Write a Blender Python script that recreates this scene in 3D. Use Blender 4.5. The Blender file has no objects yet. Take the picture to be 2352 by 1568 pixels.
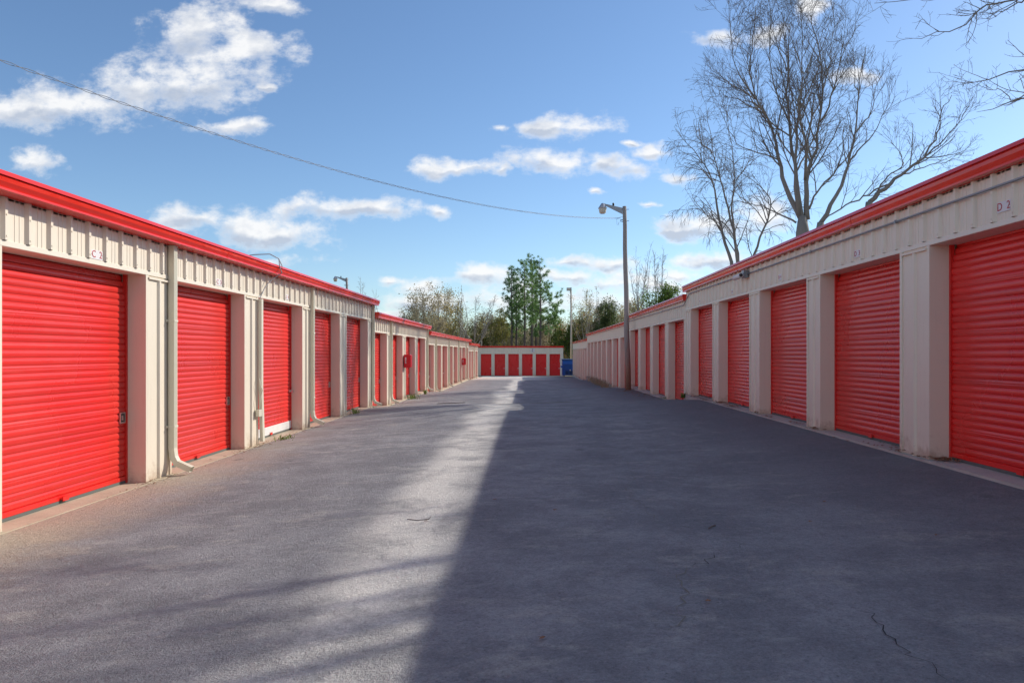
import bpy, math, random
import numpy as np
from mathutils import Vector
R = math.radians
sc = bpy.context.scene
COL = sc.collection

# ---------------------------------------------------------------- camera
F = 1677.0; X0 = 1217.0; Y0 = 809.0; HC = 1.6      # focal length and vanishing point, on a 2352 px wide frame
cam = bpy.data.objects.new('camera', bpy.data.cameras.new('camera'))
COL.objects.link(cam); sc.camera = cam
cam.location = (0, 0, HC); cam.rotation_euler = (R(90), 0, 0)
cam.data.sensor_width = 36; cam.data.lens = 36 * F / 2352
cam.data.shift_x = (1176 - X0) / 2352; cam.data.shift_y = (Y0 - 784) / 2352
cam.data.clip_start = 0.05; cam.data.clip_end = 3000

# ---------------------------------------------------------------- light
SUN_EL, SUN_AZ = 29.0, 55.4          # azimuth from +Y towards +X
sd = Vector((math.sin(R(SUN_AZ)) * math.cos(R(SUN_EL)), math.cos(R(SUN_AZ)) * math.cos(R(SUN_EL)), math.sin(R(SUN_EL))))
sl = bpy.data.lights.new('sun', 'SUN'); sl.energy = 2.9; sl.angle = R(0.55); sl.color = (1.0, 0.93, 0.83)
sun = bpy.data.objects.new('sun', sl); COL.objects.link(sun)
sun.rotation_euler = sd.to_track_quat('Z', 'Y').to_euler(); sun.location = (30, 20, 30)
sc.view_settings.view_transform = 'Standard'; sc.view_settings.look = 'None'
sc.view_settings.gamma = 1; sc.view_settings.use_curve_mapping = False
sc.view_settings.exposure = 0.60
sc.render.film_transparent = False
sc.cycles.max_bounces = 8; sc.cycles.diffuse_bounces = 4

W = bpy.data.worlds.new('World'); sc.world = W; W.use_nodes = True
nt = W.node_tree; nt.nodes.clear()
class NT:
    """small helper to write node trees as expressions"""
    def __init__(s, t): s.t = t
    def n(s, typ, ins=None, **kw):
        nd = s.t.nodes.new(typ)
        for k, v in kw.items(): setattr(nd, k, v)
        for k, v in (ins or {}).items():
            if isinstance(v, bpy.types.NodeSocket): s.t.links.new(v, nd.inputs[k])
            else: nd.inputs[k].default_value = v
        return nd
    def m(s, op, a, b=0.0, c=0.0, clamp=False):
        nd = s.n('ShaderNodeMath', {0: a, 1: b, 2: c}, operation=op); nd.use_clamp = clamp; return nd.outputs[0]
    def v(s, op, a, b=(0, 0, 0), c=(0, 0, 0)):
        nd = s.n('ShaderNodeVectorMath', {0: a, 1: b, 2: c}, operation=op)
        return nd.outputs['Value'] if op in ('LENGTH', 'DOT_PRODUCT') else nd.outputs[0]
    def mix(s, f, a, b, blend='MIX'):
        nd = s.n('ShaderNodeMix', data_type='RGBA', blend_type=blend)
        for i, val in ((0, f), (6, a), (7, b)):
            if isinstance(val, bpy.types.NodeSocket): s.t.links.new(val, nd.inputs[i])
            else: nd.inputs[i].default_value = val if i == 0 else (tuple(val) + (1,))[:4]
        return nd.outputs[2]
    def noise(s, vec, scale, detail=4, rough=0.5, dist=0.0):
        ins = {'Scale': scale, 'Detail': detail, 'Roughness': rough, 'Distortion': dist}
        if vec is not None: ins['Vector'] = vec
        return s.n('ShaderNodeTexNoise', ins).outputs['Fac']
    def ss(s, x, lo, hi, a=0.0, b=1.0):
        nd = s.n('ShaderNodeMapRange', {0: x, 1: lo, 2: hi, 3: a, 4: b}, interpolation_type='SMOOTHSTEP'); return nd.outputs[0]
w = NT(nt)
sky = w.n('ShaderNodeTexSky', sky_type='NISHITA', sun_disc=False, sun_elevation=R(SUN_EL), sun_rotation=R(SUN_AZ),
          altitude=200, air_density=1.0, dust_density=0.3, ozone_density=2.4)
gen = w.n('ShaderNodeTexCoord').outputs['Generated']
sep = w.n('ShaderNodeSeparateXYZ', {0: gen})
yy = w.m('MAXIMUM', sep.outputs[1], 0.12)
zz = sep.outputs[2]
u_ = w.m('DIVIDE', sep.outputs[0], yy); v_ = w.m('DIVIDE', zz, yy)
uv = w.n('ShaderNodeCombineXYZ', {0: u_, 1: v_}).outputs[0]
def cloud_field(uvsock):
    warp = w.n('ShaderNodeTexNoise', {'Vector': uvsock, 'Scale': 9.0, 'Detail': 5.0, 'Roughness': 0.55}).outputs['Color']
    warp = w.v('SUBTRACT', warp, (0.5, 0.5, 0.5))
    p = w.v('MULTIPLY_ADD', warp, (0.10, 0.05, 0.0), uvsock)
    cur = None; low = None
    # cloud banks: centre x, y, half width, half height
    for cx, cy, rx, ry in [(150, 235, 165, 55), (330, 190, 130, 75), (480, 185, 130, 75), (60, 255, 120, 40), (455, 55, 110, 62), (560, 110, 115, 55),
                           (615, 8, 80, 20), (75, 375, 75, 32), (530, 292, 80, 17), (610, 212, 20, 12),
                           (440, 503, 95, 30), (570, 520, 140, 45), (700, 475, 95, 35), (650, 540, 130, 35), (840, 480, 130, 32), (998, 488, 36, 20), (620, 598, 90, 18),
                           (1010, 380, 62, 24), (1070, 388, 70, 20), (1140, 400, 32, 14),
                           (1250, 290, 95, 31), (1345, 285, 90, 30), (1150, 290, 20, 14),
                           (1280, 370, 110, 30), (1390, 375, 125, 32), (1505, 340, 38, 18), (1455, 323, 25, 10), (1560, 405, 40, 14), (1365, 436, 24, 9), (1490, 463, 34, 8),
                           (1640, 75, 45, 22), (1755, 72, 75, 20), (1880, 25, 34, 38), (1975, 178, 48, 20),
                           (1640, 520, 115, 36), (1740, 500, 90, 36), (1560, 525, 55, 28),
                           (1640, 600, 110, 26), (1560, 632, 90, 22),
                           (900, 645, 45, 12), (985, 655, 75, 20), (1110, 635, 70, 28), (1190, 660, 80, 35), (1310, 605, 60, 18), (1300, 640, 80, 20), (1420, 615, 75, 26), (1440, 650, 90, 25),
                           (1000, 690, 140, 24), (1180, 695, 150, 28), (1350, 690, 150, 24), (1500, 660, 120, 22), (870, 725, 120, 14)]:
        u0 = (cx - X0) / F; v0 = (Y0 - cy) / F; a = rx * 1.12 / F; b = ry * 1.14 / F
        q = w.v('MULTIPLY_ADD', p, (1 / a, 1 / b, 0), (-u0 / a, -v0 / b, 0))
        d = w.m('SUBTRACT', 1.0, w.v('LENGTH', q))
        cur = d if cur is None else w.m('SMOOTH_MAX', cur, d, 0.25)
        e = w.m('MULTIPLY', w.m('MAXIMUM', d, 0.0), w.n('ShaderNodeSeparateXYZ', {0: q}).outputs[1])
        low = e if low is None else w.m('ADD', low, e)
    fb = w.noise(w.v('MULTIPLY', uvsock, (1, 1.5, 1)), 17, 10, 0.63)
    return w.m('ADD', cur, w.m('MULTIPLY', w.m('SUBTRACT', fb, 0.49), 3.0)), low
dens, low = cloud_field(uv)
front = w.ss(sep.outputs[1], 0.14, 0.3)
# unseen cloud outside the view, its cover thickened to fill the shaded side
side = w.m('ADD', w.m('MULTIPLY', w.m('SUBTRACT', w.noise(w.v('MULTIPLY', gen, (1, 1, 2.2)), 3.0, 8, 0.58), 0.45), 6.0), w.m('MULTIPLY', zz, -0.3))
dens = w.m('ADD', w.m('MULTIPLY', dens, front), w.m('MULTIPLY', side, w.m('SUBTRACT', 1.0, front)))
alpha = w.ss(dens, -0.05, 0.95)
body = w.ss(dens, 0.15, 1.25)
rel = w.m('SUBTRACT', w.noise(w.v('MULTIPLY', w.v('ADD', uv, (0.010, 0.014, 0)), (1, 1.6, 1)), 15, 6, 0.55), w.noise(w.v('MULTIPLY', w.v('ADD', uv, (-0.006, -0.010, 0)), (1, 1.6, 1)), 15, 6, 0.55))
under = w.m('ADD', w.m('MULTIPLY', w.ss(low, 0.06, -0.22), 0.9), w.m('MULTIPLY', rel, 3.0))
shade = w.m('MULTIPLY', under, w.ss(dens, 0.1, 0.9), clamp=True)
ccol = w.mix(shade, (1.0, 1.0, 1.0), (0.55, 0.61, 0.72))
cb = w.v('SCALE', ccol); cb.node.inputs['Scale'].default_value = 6.3
a2 = w.m('MULTIPLY', alpha, w.m('MULTIPLY', w.ss(zz, 0.0, 0.03), 0.93))
base = w.v('MULTIPLY', sky.outputs[0], (0.77, 0.86, 0.95))
skyc = w.mix(a2, base, cb)
bg = w.n('ShaderNodeBackground', {'Color': skyc, 'Strength': 0.105})
w.n('ShaderNodeOutputWorld', {'Surface': bg.outputs[0]})

# ---------------------------------------------------------------- materials
def new_mat(name):
    m = bpy.data.materials.new(name); m.use_nodes = True; m.node_tree.nodes.clear(); return m, NT(m.node_tree)
def finish(k, bsdf):
    k.n('ShaderNodeOutputMaterial', {'Surface': bsdf.outputs[0] if hasattr(bsdf, 'outputs') else bsdf})
def simple(name, col, rough=0.5, metal=0.0, var=0.12, scale=3.0, bump=0.0, bscale=60, spec=0.5, coat=0.0, stretch=(1, 1, 1)):
    m, k = new_mat(name)
    co = k.v('MULTIPLY', k.n('ShaderNodeTexCoord').outputs['Object'], stretch)
    f = k.noise(co, scale, 5, 0.6); f2 = k.noise(co, scale * 9, 3, 0.6)
    mul = k.m('ADD', 1 - var, k.m('MULTIPLY', k.m('ADD', k.m('MULTIPLY', f, 0.7), k.m('MULTIPLY', f2, 0.3)), 2 * var))
    c = k.v('SCALE', tuple(col)); k.t.links.new(mul, c.node.inputs['Scale'])
    ins = {'Base Color': c, 'Roughness': k.m('ADD', rough - 0.06, k.m('MULTIPLY', f, 0.12)), 'Metallic': metal, 'Specular IOR Level': spec, 'Coat Weight': coat, 'Coat Roughness': 0.15}
    if bump: ins['Normal'] = k.n('ShaderNodeBump', {'Height': k.noise(co, bscale, 3, 0.6), 'Strength': bump, 'Distance': 0.01 if bscale > 5 else 0.05}).outputs[0]
    finish(k, k.n('ShaderNodeBsdfPrincipled', ins)); return m
def wall_mat(name, col):
    m, k = new_mat(name)
    co = k.n('ShaderNodeNewGeometry').outputs['Position']
    f = k.noise(co, 1.3, 5, 0.6)
    streak = k.noise(k.v('MULTIPLY', co, (9, 9, 0.7)), 2.0, 4, 0.65)
    c = k.mix(k.ss(streak, 0.52, 0.8, 0, 0.30), col, (0.36, 0.31, 0.24))
    c = k.mix(k.ss(f, 0.35, 0.7, 0, 0.12), c, (0.62, 0.56, 0.48))
    spk = k.noise(co, 90, 2, 0.5)
    c = k.mix(k.ss(spk, 0.72, 0.8, 0, 0.35), c, (0.2, 0.16, 0.12))
    bmp = k.n('ShaderNodeBump', {'Height': k.noise(k.v('MULTIPLY', co, (1, 1, .5)), 3.5, 2, 0.5), 'Strength': 0.35, 'Distance': 0.02}).outputs[0]
    finish(k, k.n('ShaderNodeBsdfPrincipled', {'Base Color': c, 'Roughness': 0.42, 'Specular IOR Level': 0.4, 'Normal': bmp})); return m
def door_mat(name, col, faded):
    m, k = new_mat(name)
    co = k.n('ShaderNodeNewGeometry').outputs['Position']
    rnd = k.n('ShaderNodeObjectInfo').outputs['Random']
    f = k.noise(k.v('MULTIPLY', co, (1, 0.55, 0.5)), 1.1, 5, 0.6)
    c = k.mix(k.ss(f, 0.36, 0.68, 0, 0.7), col, faded)
    dirt = k.noise(k.v('MULTIPLY', co, (3, 3, 0.6)), 2.2, 6, 0.7)
    c = k.mix(k.ss(dirt, 0.56, 0.85, 0, 0.22), c, (0.36, 0.05, 0.035))
    sc_ = k.noise(k.v('MULTIPLY', co, (1, 0.25, 22)), 3, 3, 0.6)
    c = k.mix(k.ss(sc_, 0.58, 0.75, 0, 0.35), c, (0.72, 0.16, 0.12))
    ycell = k.m('FLOOR', k.m('DIVIDE', k.m('SUBTRACT', k.n('ShaderNodeSeparateXYZ', {0: co}).outputs[1], 2.45), 3.045))
    per = k.n('ShaderNodeTexWhiteNoise', {'W': ycell}, noise_dimensions='1D').outputs[0]
    c = k.mix(k.m('MULTIPLY', per, 0.5), c, faded if name[0] == 'd' else (0.60, 0.035, 0.022))
    c2 = k.v('SCALE', c); k.t.links.new(k.m('ADD', 0.90, k.m('MULTIPLY', rnd, 0.16)), c2.node.inputs['Scale'])
    finish(k, k.n('ShaderNodeBsdfPrincipled', {'Base Color': c2, 'Roughness': k.m('ADD', 0.17, k.m('MULTIPLY', f, 0.22)), 'Specular IOR Level': 0.5})); return m
def leaf_mat(name, col, col2):
    m, k = new_mat(name)
    co = k.n('ShaderNodeTexCoord').outputs['Object']
    c = k.mix(k.noise(co, 0.9, 4, 0.7), col, col2)
    c = k.mix(k.ss(k.noise(co, 6, 2, 0.5), .4, .7, 0, .5), c, tuple(x * 0.55 for x in col))
    d = k.n('ShaderNodeBsdfDiffuse', {'Color': c}); t = k.n('ShaderNodeBsdfTranslucent', {'Color': c})
    finish(k, k.n('ShaderNodeMixShader', {0: 0.5, 1: d.outputs[0], 2: t.outputs[0]})); return m
M = {}
M['wall'] = wall_mat('beige_steel', (0.78, 0.70, 0.56))
def post_mat():
    m, k = new_mat('beige_post_steel')
    co = k.n('ShaderNodeTexCoord').outputs['Object']; wp_ = k.n('ShaderNodeNewGeometry').outputs['Position']
    z = k.n('ShaderNodeSeparateXYZ', {0: co}).outputs[2]
    n1 = k.noise(wp_, 5, 6, 0.7); n2 = k.noise(wp_, 1.2, 4, 0.6); n3 = k.noise(k.v('MULTIPLY', wp_, (12, 12, 0.6)), 2, 4, 0.7)
    c = k.mix(k.ss(n2, 0.35, 0.7, 0, 0.14), (0.78, 0.70, 0.56), (0.62, 0.55, 0.45))
    c = k.mix(k.ss(n3, 0.54, 0.8, 0, 0.22), c, (0.42, 0.35, 0.27))
    zz2 = k.m('ADD', z, k.m('MULTIPLY', k.m('SUBTRACT', n1, 0.5), 0.9))
    c = k.mix(k.ss(zz2, 0.22, -0.10, 0, 0.65), c, (0.40, 0.27, 0.18))
    c = k.mix(k.ss(k.noise(wp_, 70, 2, 0.5), 0.70, 0.78, 0, 0.5), c, (0.2, 0.13, 0.09))
    bmp = k.n('ShaderNodeBump', {'Height': k.noise(k.v('MULTIPLY', wp_, (1, 1, .6)), 3.0, 3, 0.5), 'Strength': 0.4, 'Distance': 0.02}).outputs[0]
    finish(k, k.n('ShaderNodeBsdfPrincipled', {'Base Color': c, 'Roughness': 0.42, 'Specular IOR Level': 0.4, 'Normal': bmp})); return m
M['post'] = post_mat()
M['trim'] = simple('beige_trim', (0.78, 0.71, 0.58), 0.4, var=0.08)
M['spout'] = simple('cream_downspout', (0.68, 0.65, 0.52), 0.4, var=0.08)
M['door'] = door_mat('red_door_steel', (0.76, 0.020, 0.016), (0.78, 0.042, 0.034))
M['door_e'] = door_mat('deep_red_door_steel', (0.80, 0.012, 0.014), (0.84, 0.022, 0.022))
M['gutter'] = simple('red_gutter', (0.74, 0.030, 0.016), 0.2, var=0.16, scale=1.2, bump=0.6, bscale=1.6, stretch=(1, .4, 1))
M['slab'] = simple('slab_concrete', (0.50, 0.43, 0.31), 0.9, var=0.45, scale=2.5, bump=0.4)
M['slab_r'] = simple('pale_slab_concrete', (0.46, 0.43, 0.38), 0.9, var=0.30, scale=2.5, bump=0.4)
M['roof'] = simple('roof_steel', (0.45, 0.45, 0.45), 0.35, metal=0.6)
M['seal'] = simple('grey_rubber', (0.12, 0.13, 0.12), 0.8)
M['black'] = simple('black_plastic', (0.015, 0.015, 0.015), 0.5)
M['steel'] = simple('bright_steel', (0.55, 0.55, 0.56), 0.3, metal=1.0)
M['galv'] = simple('galvanised_steel', (0.33, 0.34, 0.36), 0.45, metal=0.7)
M['white'] = simple('white_plate', (0.72, 0.70, 0.69), 0.5, var=0.06)
M['whitebar'] = simple('white_door_bar', (0.78, 0.77, 0.74), 0.4, var=0.12, scale=8)
M['redtext'] = simple('red_lettering', (0.45, 0.03, 0.03), 0.5, var=0.03)
M['purpletext'] = simple('dark_lettering', (0.03, 0.01, 0.03), 0.5, var=0.03)
M['cabinet'] = simple('red_cabinet', (0.55, 0.008, 0.025), 0.3)
M['blue'] = simple('blue_dumpster_paint', (0.015, 0.09, 0.36), 0.45, var=0.3, scale=2)
M['bluelid'] = simple('dark_blue_lid', (0.008, 0.035, 0.12), 0.5, var=0.2)
def pole_mat():
    m, k = new_mat('weathered_pole_wood')
    co = k.n('ShaderNodeNewGeometry').outputs['Position']
    g = k.noise(k.v('MULTIPLY', co, (14, 14, 0.5)), 3, 5, 0.65)
    c = k.mix(g, (0.20, 0.17, 0.155), (0.44, 0.39, 0.35))
    z = k.n('ShaderNodeSeparateXYZ', {0: co}).outputs[2]
    z = k.m('ADD', z, k.m('MULTIPLY', g, 1.6))
    c = k.mix(k.ss(z, 3.2, 1.2, 0, 0.8), c, (0.30, 0.13, 0.065))
    finish(k, k.n('ShaderNodeBsdfPrincipled', {'Base Color': c, 'Roughness': 0.85, 'Normal': k.n('ShaderNodeBump', {'Height': g, 'Strength': 0.6, 'Distance': 0.01}).outputs[0]})); return m
M['wood'] = pole_mat()
M['wood_old'] = simple('old_wood', (0.33, 0.28, 0.25), 0.85, var=0.35, scale=5, stretch=(6, 6, 0.5), bump=0.5, bscale=30)
M['pole2'] = simple('pale_pole_wood', (0.42, 0.36, 0.28), 0.85, var=0.25, scale=5, stretch=(6, 6, 0.5))
M['lampglass'] = simple('lamp_refractor', (0.62, 0.56, 0.45), 0.35, var=0.15)
M['wire'] = simple('grey_wire', (0.30, 0.31, 0.33), 0.6)
M['bark'] = simple('grey_bark', (0.24, 0.215, 0.19), 0.9, var=0.45, scale=6, stretch=(1, 1, .4), bump=0.8, bscale=12)
M['twig'] = simple('twig_bark', (0.17, 0.145, 0.135), 0.9, var=0.3)
M['twig_grey'] = simple('pale_twig_bark', (0.36, 0.32, 0.28), 0.9, var=0.3)
M['pinebark'] = simple('pine_bark', (0.16, 0.13, 0.12), 0.9, var=0.3)
M['needle'] = leaf_mat('pine_needles', (0.16, 0.30, 0.12), (0.30, 0.42, 0.15))
M['olive'] = leaf_mat('olive_leaves', (0.33, 0.33, 0.10), (0.46, 0.40, 0.14))
M['gold'] = leaf_mat('golden_leaves', (0.60, 0.44, 0.12), (0.48, 0.38, 0.15))
M['rust'] = leaf_mat('rust_leaves', (0.58, 0.30, 0.15), (0.48, 0.33, 0.18))
M['tan'] = leaf_mat('tan_leaves', (0.46, 0.39, 0.26), (0.40, 0.36, 0.22))
M['green'] = leaf_mat('green_leaves', (0.12, 0.20, 0.05), (0.24, 0.32, 0.08))
M['dkgreen'] = leaf_mat('dark_green_leaves', (0.08, 0.13, 0.045), (0.16, 0.17, 0.08))
M['deadleaf'] = simple('dead_leaf', (0.26, 0.13, 0.07), 0.8, var=0.4, scale=20)
M['crack'] = simple('crack_fill', (0.03, 0.03, 0.035), 0.95, var=0.4, scale=12)
M['palecrack'] = simple('sandy_crack_fill', (0.22, 0.21, 0.17), 0.95, var=0.4, scale=12)

def asphalt():
    m, k = new_mat('worn_asphalt')
    co = k.n('ShaderNodeTexCoord').outputs['Object']
    sp = k.n('ShaderNodeSeparateXYZ', {0: co}); x, y = sp.outputs[0], sp.outputs[1]
    big = k.noise(co, 0.22, 4, 0.55); mid = k.noise(co, 1.3, 9, 0.72)
    streak = k.noise(k.v('MULTIPLY', co, (0.8, 1.3, 1)), 2.3, 9, 0.75)
    grain = k.noise(co, 55, 3, 0.8); st = k.noise(co, 16, 5, 0.8); peb = k.noise(co, 130, 2, 0.7)
    c = k.mix(k.ss(mid, 0.38, 0.64), (0.200, 0.203, 0.212), (0.290, 0.292, 0.300))
    c = k.mix(k.ss(streak, 0.50, 0.68, 0, 0.62), c, (0.40, 0.385, 0.355))
    c = k.mix(k.ss(big, 0.52, 0.36, 0, 0.35), c, (0.165, 0.167, 0.175))
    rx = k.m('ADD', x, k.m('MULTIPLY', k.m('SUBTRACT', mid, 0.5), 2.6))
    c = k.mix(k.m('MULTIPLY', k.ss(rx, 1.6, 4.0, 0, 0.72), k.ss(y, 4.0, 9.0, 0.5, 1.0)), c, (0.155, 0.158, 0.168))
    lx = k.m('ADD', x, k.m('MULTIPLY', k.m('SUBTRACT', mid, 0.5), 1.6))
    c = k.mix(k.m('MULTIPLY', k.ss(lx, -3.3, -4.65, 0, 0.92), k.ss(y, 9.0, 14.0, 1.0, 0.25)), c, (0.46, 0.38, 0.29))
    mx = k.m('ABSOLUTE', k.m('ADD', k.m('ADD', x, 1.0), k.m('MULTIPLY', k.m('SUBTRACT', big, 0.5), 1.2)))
    c = k.mix(k.m('MULTIPLY', k.ss(mx, 0.62, 0.08, 0, 0.9), k.ss(mid, 0.36, 0.56, 0.35, 1.0)), c, (0.66, 0.64, 0.58))  # sunlit strip along the shadow edge, brightened in the asphalt colour
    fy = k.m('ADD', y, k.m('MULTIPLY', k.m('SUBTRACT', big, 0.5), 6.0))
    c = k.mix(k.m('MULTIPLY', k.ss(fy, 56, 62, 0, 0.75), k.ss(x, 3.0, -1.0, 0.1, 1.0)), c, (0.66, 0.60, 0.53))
    # oil drips and dark spots
    vo = k.n('ShaderNodeTexVoronoi', {'Vector': k.v('MULTIPLY', co, (1.1, 0.8, 1)), 'Scale': 0.9}).outputs['Distance']
    c = k.mix(k.ss(k.m('ADD', vo, k.m('MULTIPLY', k.m('SUBTRACT', st, 0.5), 0.10)), 0.10, 0.02, 0, 0.45), c, (0.07, 0.07, 0.075))
    g = k.m('ADD', -0.20, k.m('ADD', k.m('MULTIPLY', grain, 1.25), k.m('ADD', k.m('MULTIPLY', st, 0.85), k.m('MULTIPLY', peb, 0.6))))
    c2 = k.v('SCALE', c); k.t.links.new(g, c2.node.inputs['Scale'])
    c2 = k.mix(k.ss(peb, 0.66, 0.76, 0, 0.55), c2, (0.55, 0.53, 0.50))
    c2 = k.mix(k.ss(grain, 0.36, 0.24, 0, 0.7), c2, (0.06, 0.06, 0.065))
    h = k.m('ADD', k.m('MULTIPLY', peb, 0.7), k.m('ADD', k.m('MULTIPLY', grain, 1.4), k.m('MULTIPLY', st, 1.6)))
    b1 = k.n('ShaderNodeBump', {'Height': h, 'Strength': 0.9, 'Distance': 0.014}).outputs[0]
    b2 = k.n('ShaderNodeBump', {'Height': mid, 'Strength': 0.3, 'Distance': 0.05, 'Normal': b1}).outputs[0]
    finish(k, k.n('ShaderNodeBsdfPrincipled', {'Base Color': c2, 'Roughness': 0.88, 'Specular IOR Level': 0.25, 'Normal': b2})); return m
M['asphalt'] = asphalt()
def ground_mat():
    m, k = new_mat('dry_grass_ground')
    co = k.n('ShaderNodeTexCoord').outputs['Object']
    c = k.mix(k.noise(co, 0.3, 6, 0.7), (0.16, 0.13, 0.06), (0.20, 0.18, 0.10)); c = k.mix(k.noise(co, 4, 4, 0.7), c, (0.10, 0.09, 0.04))
    finish(k, k.n('ShaderNodeBsdfPrincipled', {'Base Color': c, 'Roughness': 0.95})); return m
M['ground'] = ground_mat()

# ---------------------------------------------------------------- mesh helpers
class MB:
    def __init__(s, fr=None): s.v = []; s.f = []; s.fr = fr
    def add(s, vs, fs):
        o = len(s.v)
        s.v += [s.fr(*p) if s.fr else tuple(p) for p in vs]; s.f += [tuple(o + i for i in f) for f in fs]; return s
    def box(s, a0, a1, b0, b1, c0, c1):
        return s.add([(a0, b0, c0), (a1, b0, c0), (a1, b1, c0), (a0, b1, c0), (a0, b0, c1), (a1, b0, c1), (a1, b1, c1), (a0, b1, c1)],
                     [(0, 3, 2, 1), (4, 5, 6, 7), (0, 1, 5, 4), (1, 2, 6, 5), (2, 3, 7, 6), (3, 0, 4, 7)])
    def bbox(s, a0, a1, b0, b1, c0, c1, e=0.004):
        """box with chamfered long edges in the first axis"""
        pr = [(b0 + e, c0), (b1 - e, c0), (b1, c0 + e), (b1, c1 - e), (b1 - e, c1), (b0 + e, c1), (b0, c1 - e), (b0, c0 + e)]
        return s.extr(pr, a0, a1, True)
    def extr(s, prof, a0, a1, closed=False):
        """profile in (p, z) drawn out along a"""
        n = len(prof)
        vs = [(a0, p, z) for p, z in prof] + [(a1, p, z) for p, z in prof]
        fs = [(i, (i + 1) % n, n + (i + 1) % n, n + i) for i in range(n if closed else n - 1)]
        if closed: fs += [tuple(range(n))[::-1], tuple(range(n, 2 * n))]
        return s.add(vs, fs)
    def vert(s, prof, z0, z1):
        """profile in (a, p) drawn up along z"""
        n = len(prof)
        return s.add([(a, p, z0) for a, p in prof] + [(a, p, z1) for a, p in prof], [(i, i + 1, n + i + 1, n + i) for i in range(n - 1)])
    def tube(s, pts, rad, n=6, cap=True):
        P = np.asarray(pts, float); k = len(P)
        r = np.full(k, rad) if np.isscalar(rad) else np.asarray(rad, float)
        T = np.gradient(P, axis=0); T /= np.linalg.norm(T, axis=1)[:, None] + 1e-9
        ref = np.array((0.0, 0.0, 1.0)) if abs(T[0][2]) < 0.9 else np.array((1.0, 0.0, 0.0))
        A = np.cross(T, ref); A /= np.linalg.norm(A, axis=1)[:, None] + 1e-9
        B = np.cross(T, A)
        th = np.arange(n) * 2 * math.pi / n
        V = P[:, None, :] + r[:, None, None] * (np.cos(th)[None, :, None] * A[:, None, :] + np.sin(th)[None, :, None] * B[:, None, :])
        o = len(s.v); s.v += [tuple(q) for q in V.reshape(-1, 3).tolist()]
        for i in range(k - 1):
            for j in range(n):
                s.f.append((o + i * n + j, o + i * n + (j + 1) % n, o + (i + 1) * n + (j + 1) % n, o + (i + 1) * n + j))
        if cap: s.f.append(tuple(o + j for j in range(n))[::-1]); s.f.append(tuple(o + (k - 1) * n + j for j in range(n)))
        return s
    def mesh(s, name, mat, smooth=False):
        me = bpy.data.meshes.new(name); me.from_pydata(s.v, [], s.f); me.materials.append(M[mat] if isinstance(mat, str) else mat)
        if smooth: me.polygons.foreach_set('use_smooth', [True] * len(me.polygons))
        me.update(); return me
    def build(s, name, mat, parent=None, smooth=False, **tags):
        return put(name, s.mesh(name, mat, smooth), parent, **tags)
def put(name, me, parent=None, loc=None, **tags):
    o = bpy.data.objects.new(name, me); COL.objects.link(o)
    if loc is not None: o.location = loc
    if parent is not None:
        o.parent = parent
        if parent.parent is None: o.matrix_parent_inverse.identity()
        if parent.get('_base') is not None:
            b = parent['_base']; o.location = o.location - Vector(b)
    for k, v in tags.items(): o[k] = v
    return o
def thing(name, label, cat, base=(0, 0, 0), group=None):
    o = bpy.data.objects.new(name, None); COL.objects.link(o); o.location = base
    o['label'] = label; o['category'] = cat; o['_base'] = list(base)
    o.empty_display_size = 0.2
    if group: o['group'] = group
    return o
def tag(o, label, cat, group=None):
    o['label'] = label; o['category'] = cat
    if group: o['group'] = group
    return o
def W3(xs, ys, d):
    """place at depth d seen at frame position (xs, ys) of the 2352 px frame"""
    return np.array(((xs - X0) / F * d, d, HC + (Y0 - ys) / F * d))

# ---------------------------------------------------------------- ground, road
LZ = [(-60, 0), (21, 0), (24, -.17), (33, -.19), (36, -.42), (56, -.50), (58, -.60), (66, -.66), (78, -.97), (95, -1.1), (500, -1.1)]
RZ = [(-60, .37), (19, .37), (24, .05), (33, .0), (37, -.29), (46, -.36), (57, -.55), (60, -.78), (77, -.94), (95, -1.1), (500, -1.1)]
def gz(x, y):
    a = np.interp(y, *zip(*LZ)); b = np.interp(y, *zip(*RZ)); t = min(1, max(0, (x + 4.7) / 9.2))
    return float(a * (1 - t) + b * t) + 0.02 * math.sin(x * 0.9 + y * 0.31) * math.sin(y * 0.23) * (1 if abs(x) < 4 else 0)
def sheet(xs, ys, dz):
    b = MB(); nx = len(xs)
    b.v = [(x, y, gz(x, y) + dz) for y in ys for x in xs]
    b.f = [(j * nx + i, j * nx + i + 1, (j + 1) * nx + i + 1, (j + 1) * nx + i) for j in range(len(ys) - 1) for i in range(nx - 1)]
    return b
sheet([-900, -300, -100, -40, -15, -8, -5.2, -4.6, -2.3, 0, 2.3, 4.4, 5.2, 8, 15, 40, 100, 300, 900],
      [-300, -60, -20] + list(range(-10, 100, 4)) + [120, 200, 500, 1500], -0.06).build('ground', 'ground', smooth=True, kind='structure')
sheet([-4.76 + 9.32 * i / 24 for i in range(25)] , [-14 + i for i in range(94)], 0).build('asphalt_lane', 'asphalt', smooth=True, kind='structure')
def gpt(xs, ys, dz=0.0):
    """the point of the lane seen at a frame position"""
    d = 6.0
    for _ in range(30):
        x = (xs - X0) / F * d; d = (HC - gz(x, d)) * F / (ys - Y0)
    x = (xs - X0) / F * d
    return Vector((x, d, gz(x, d) + dz))

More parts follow.
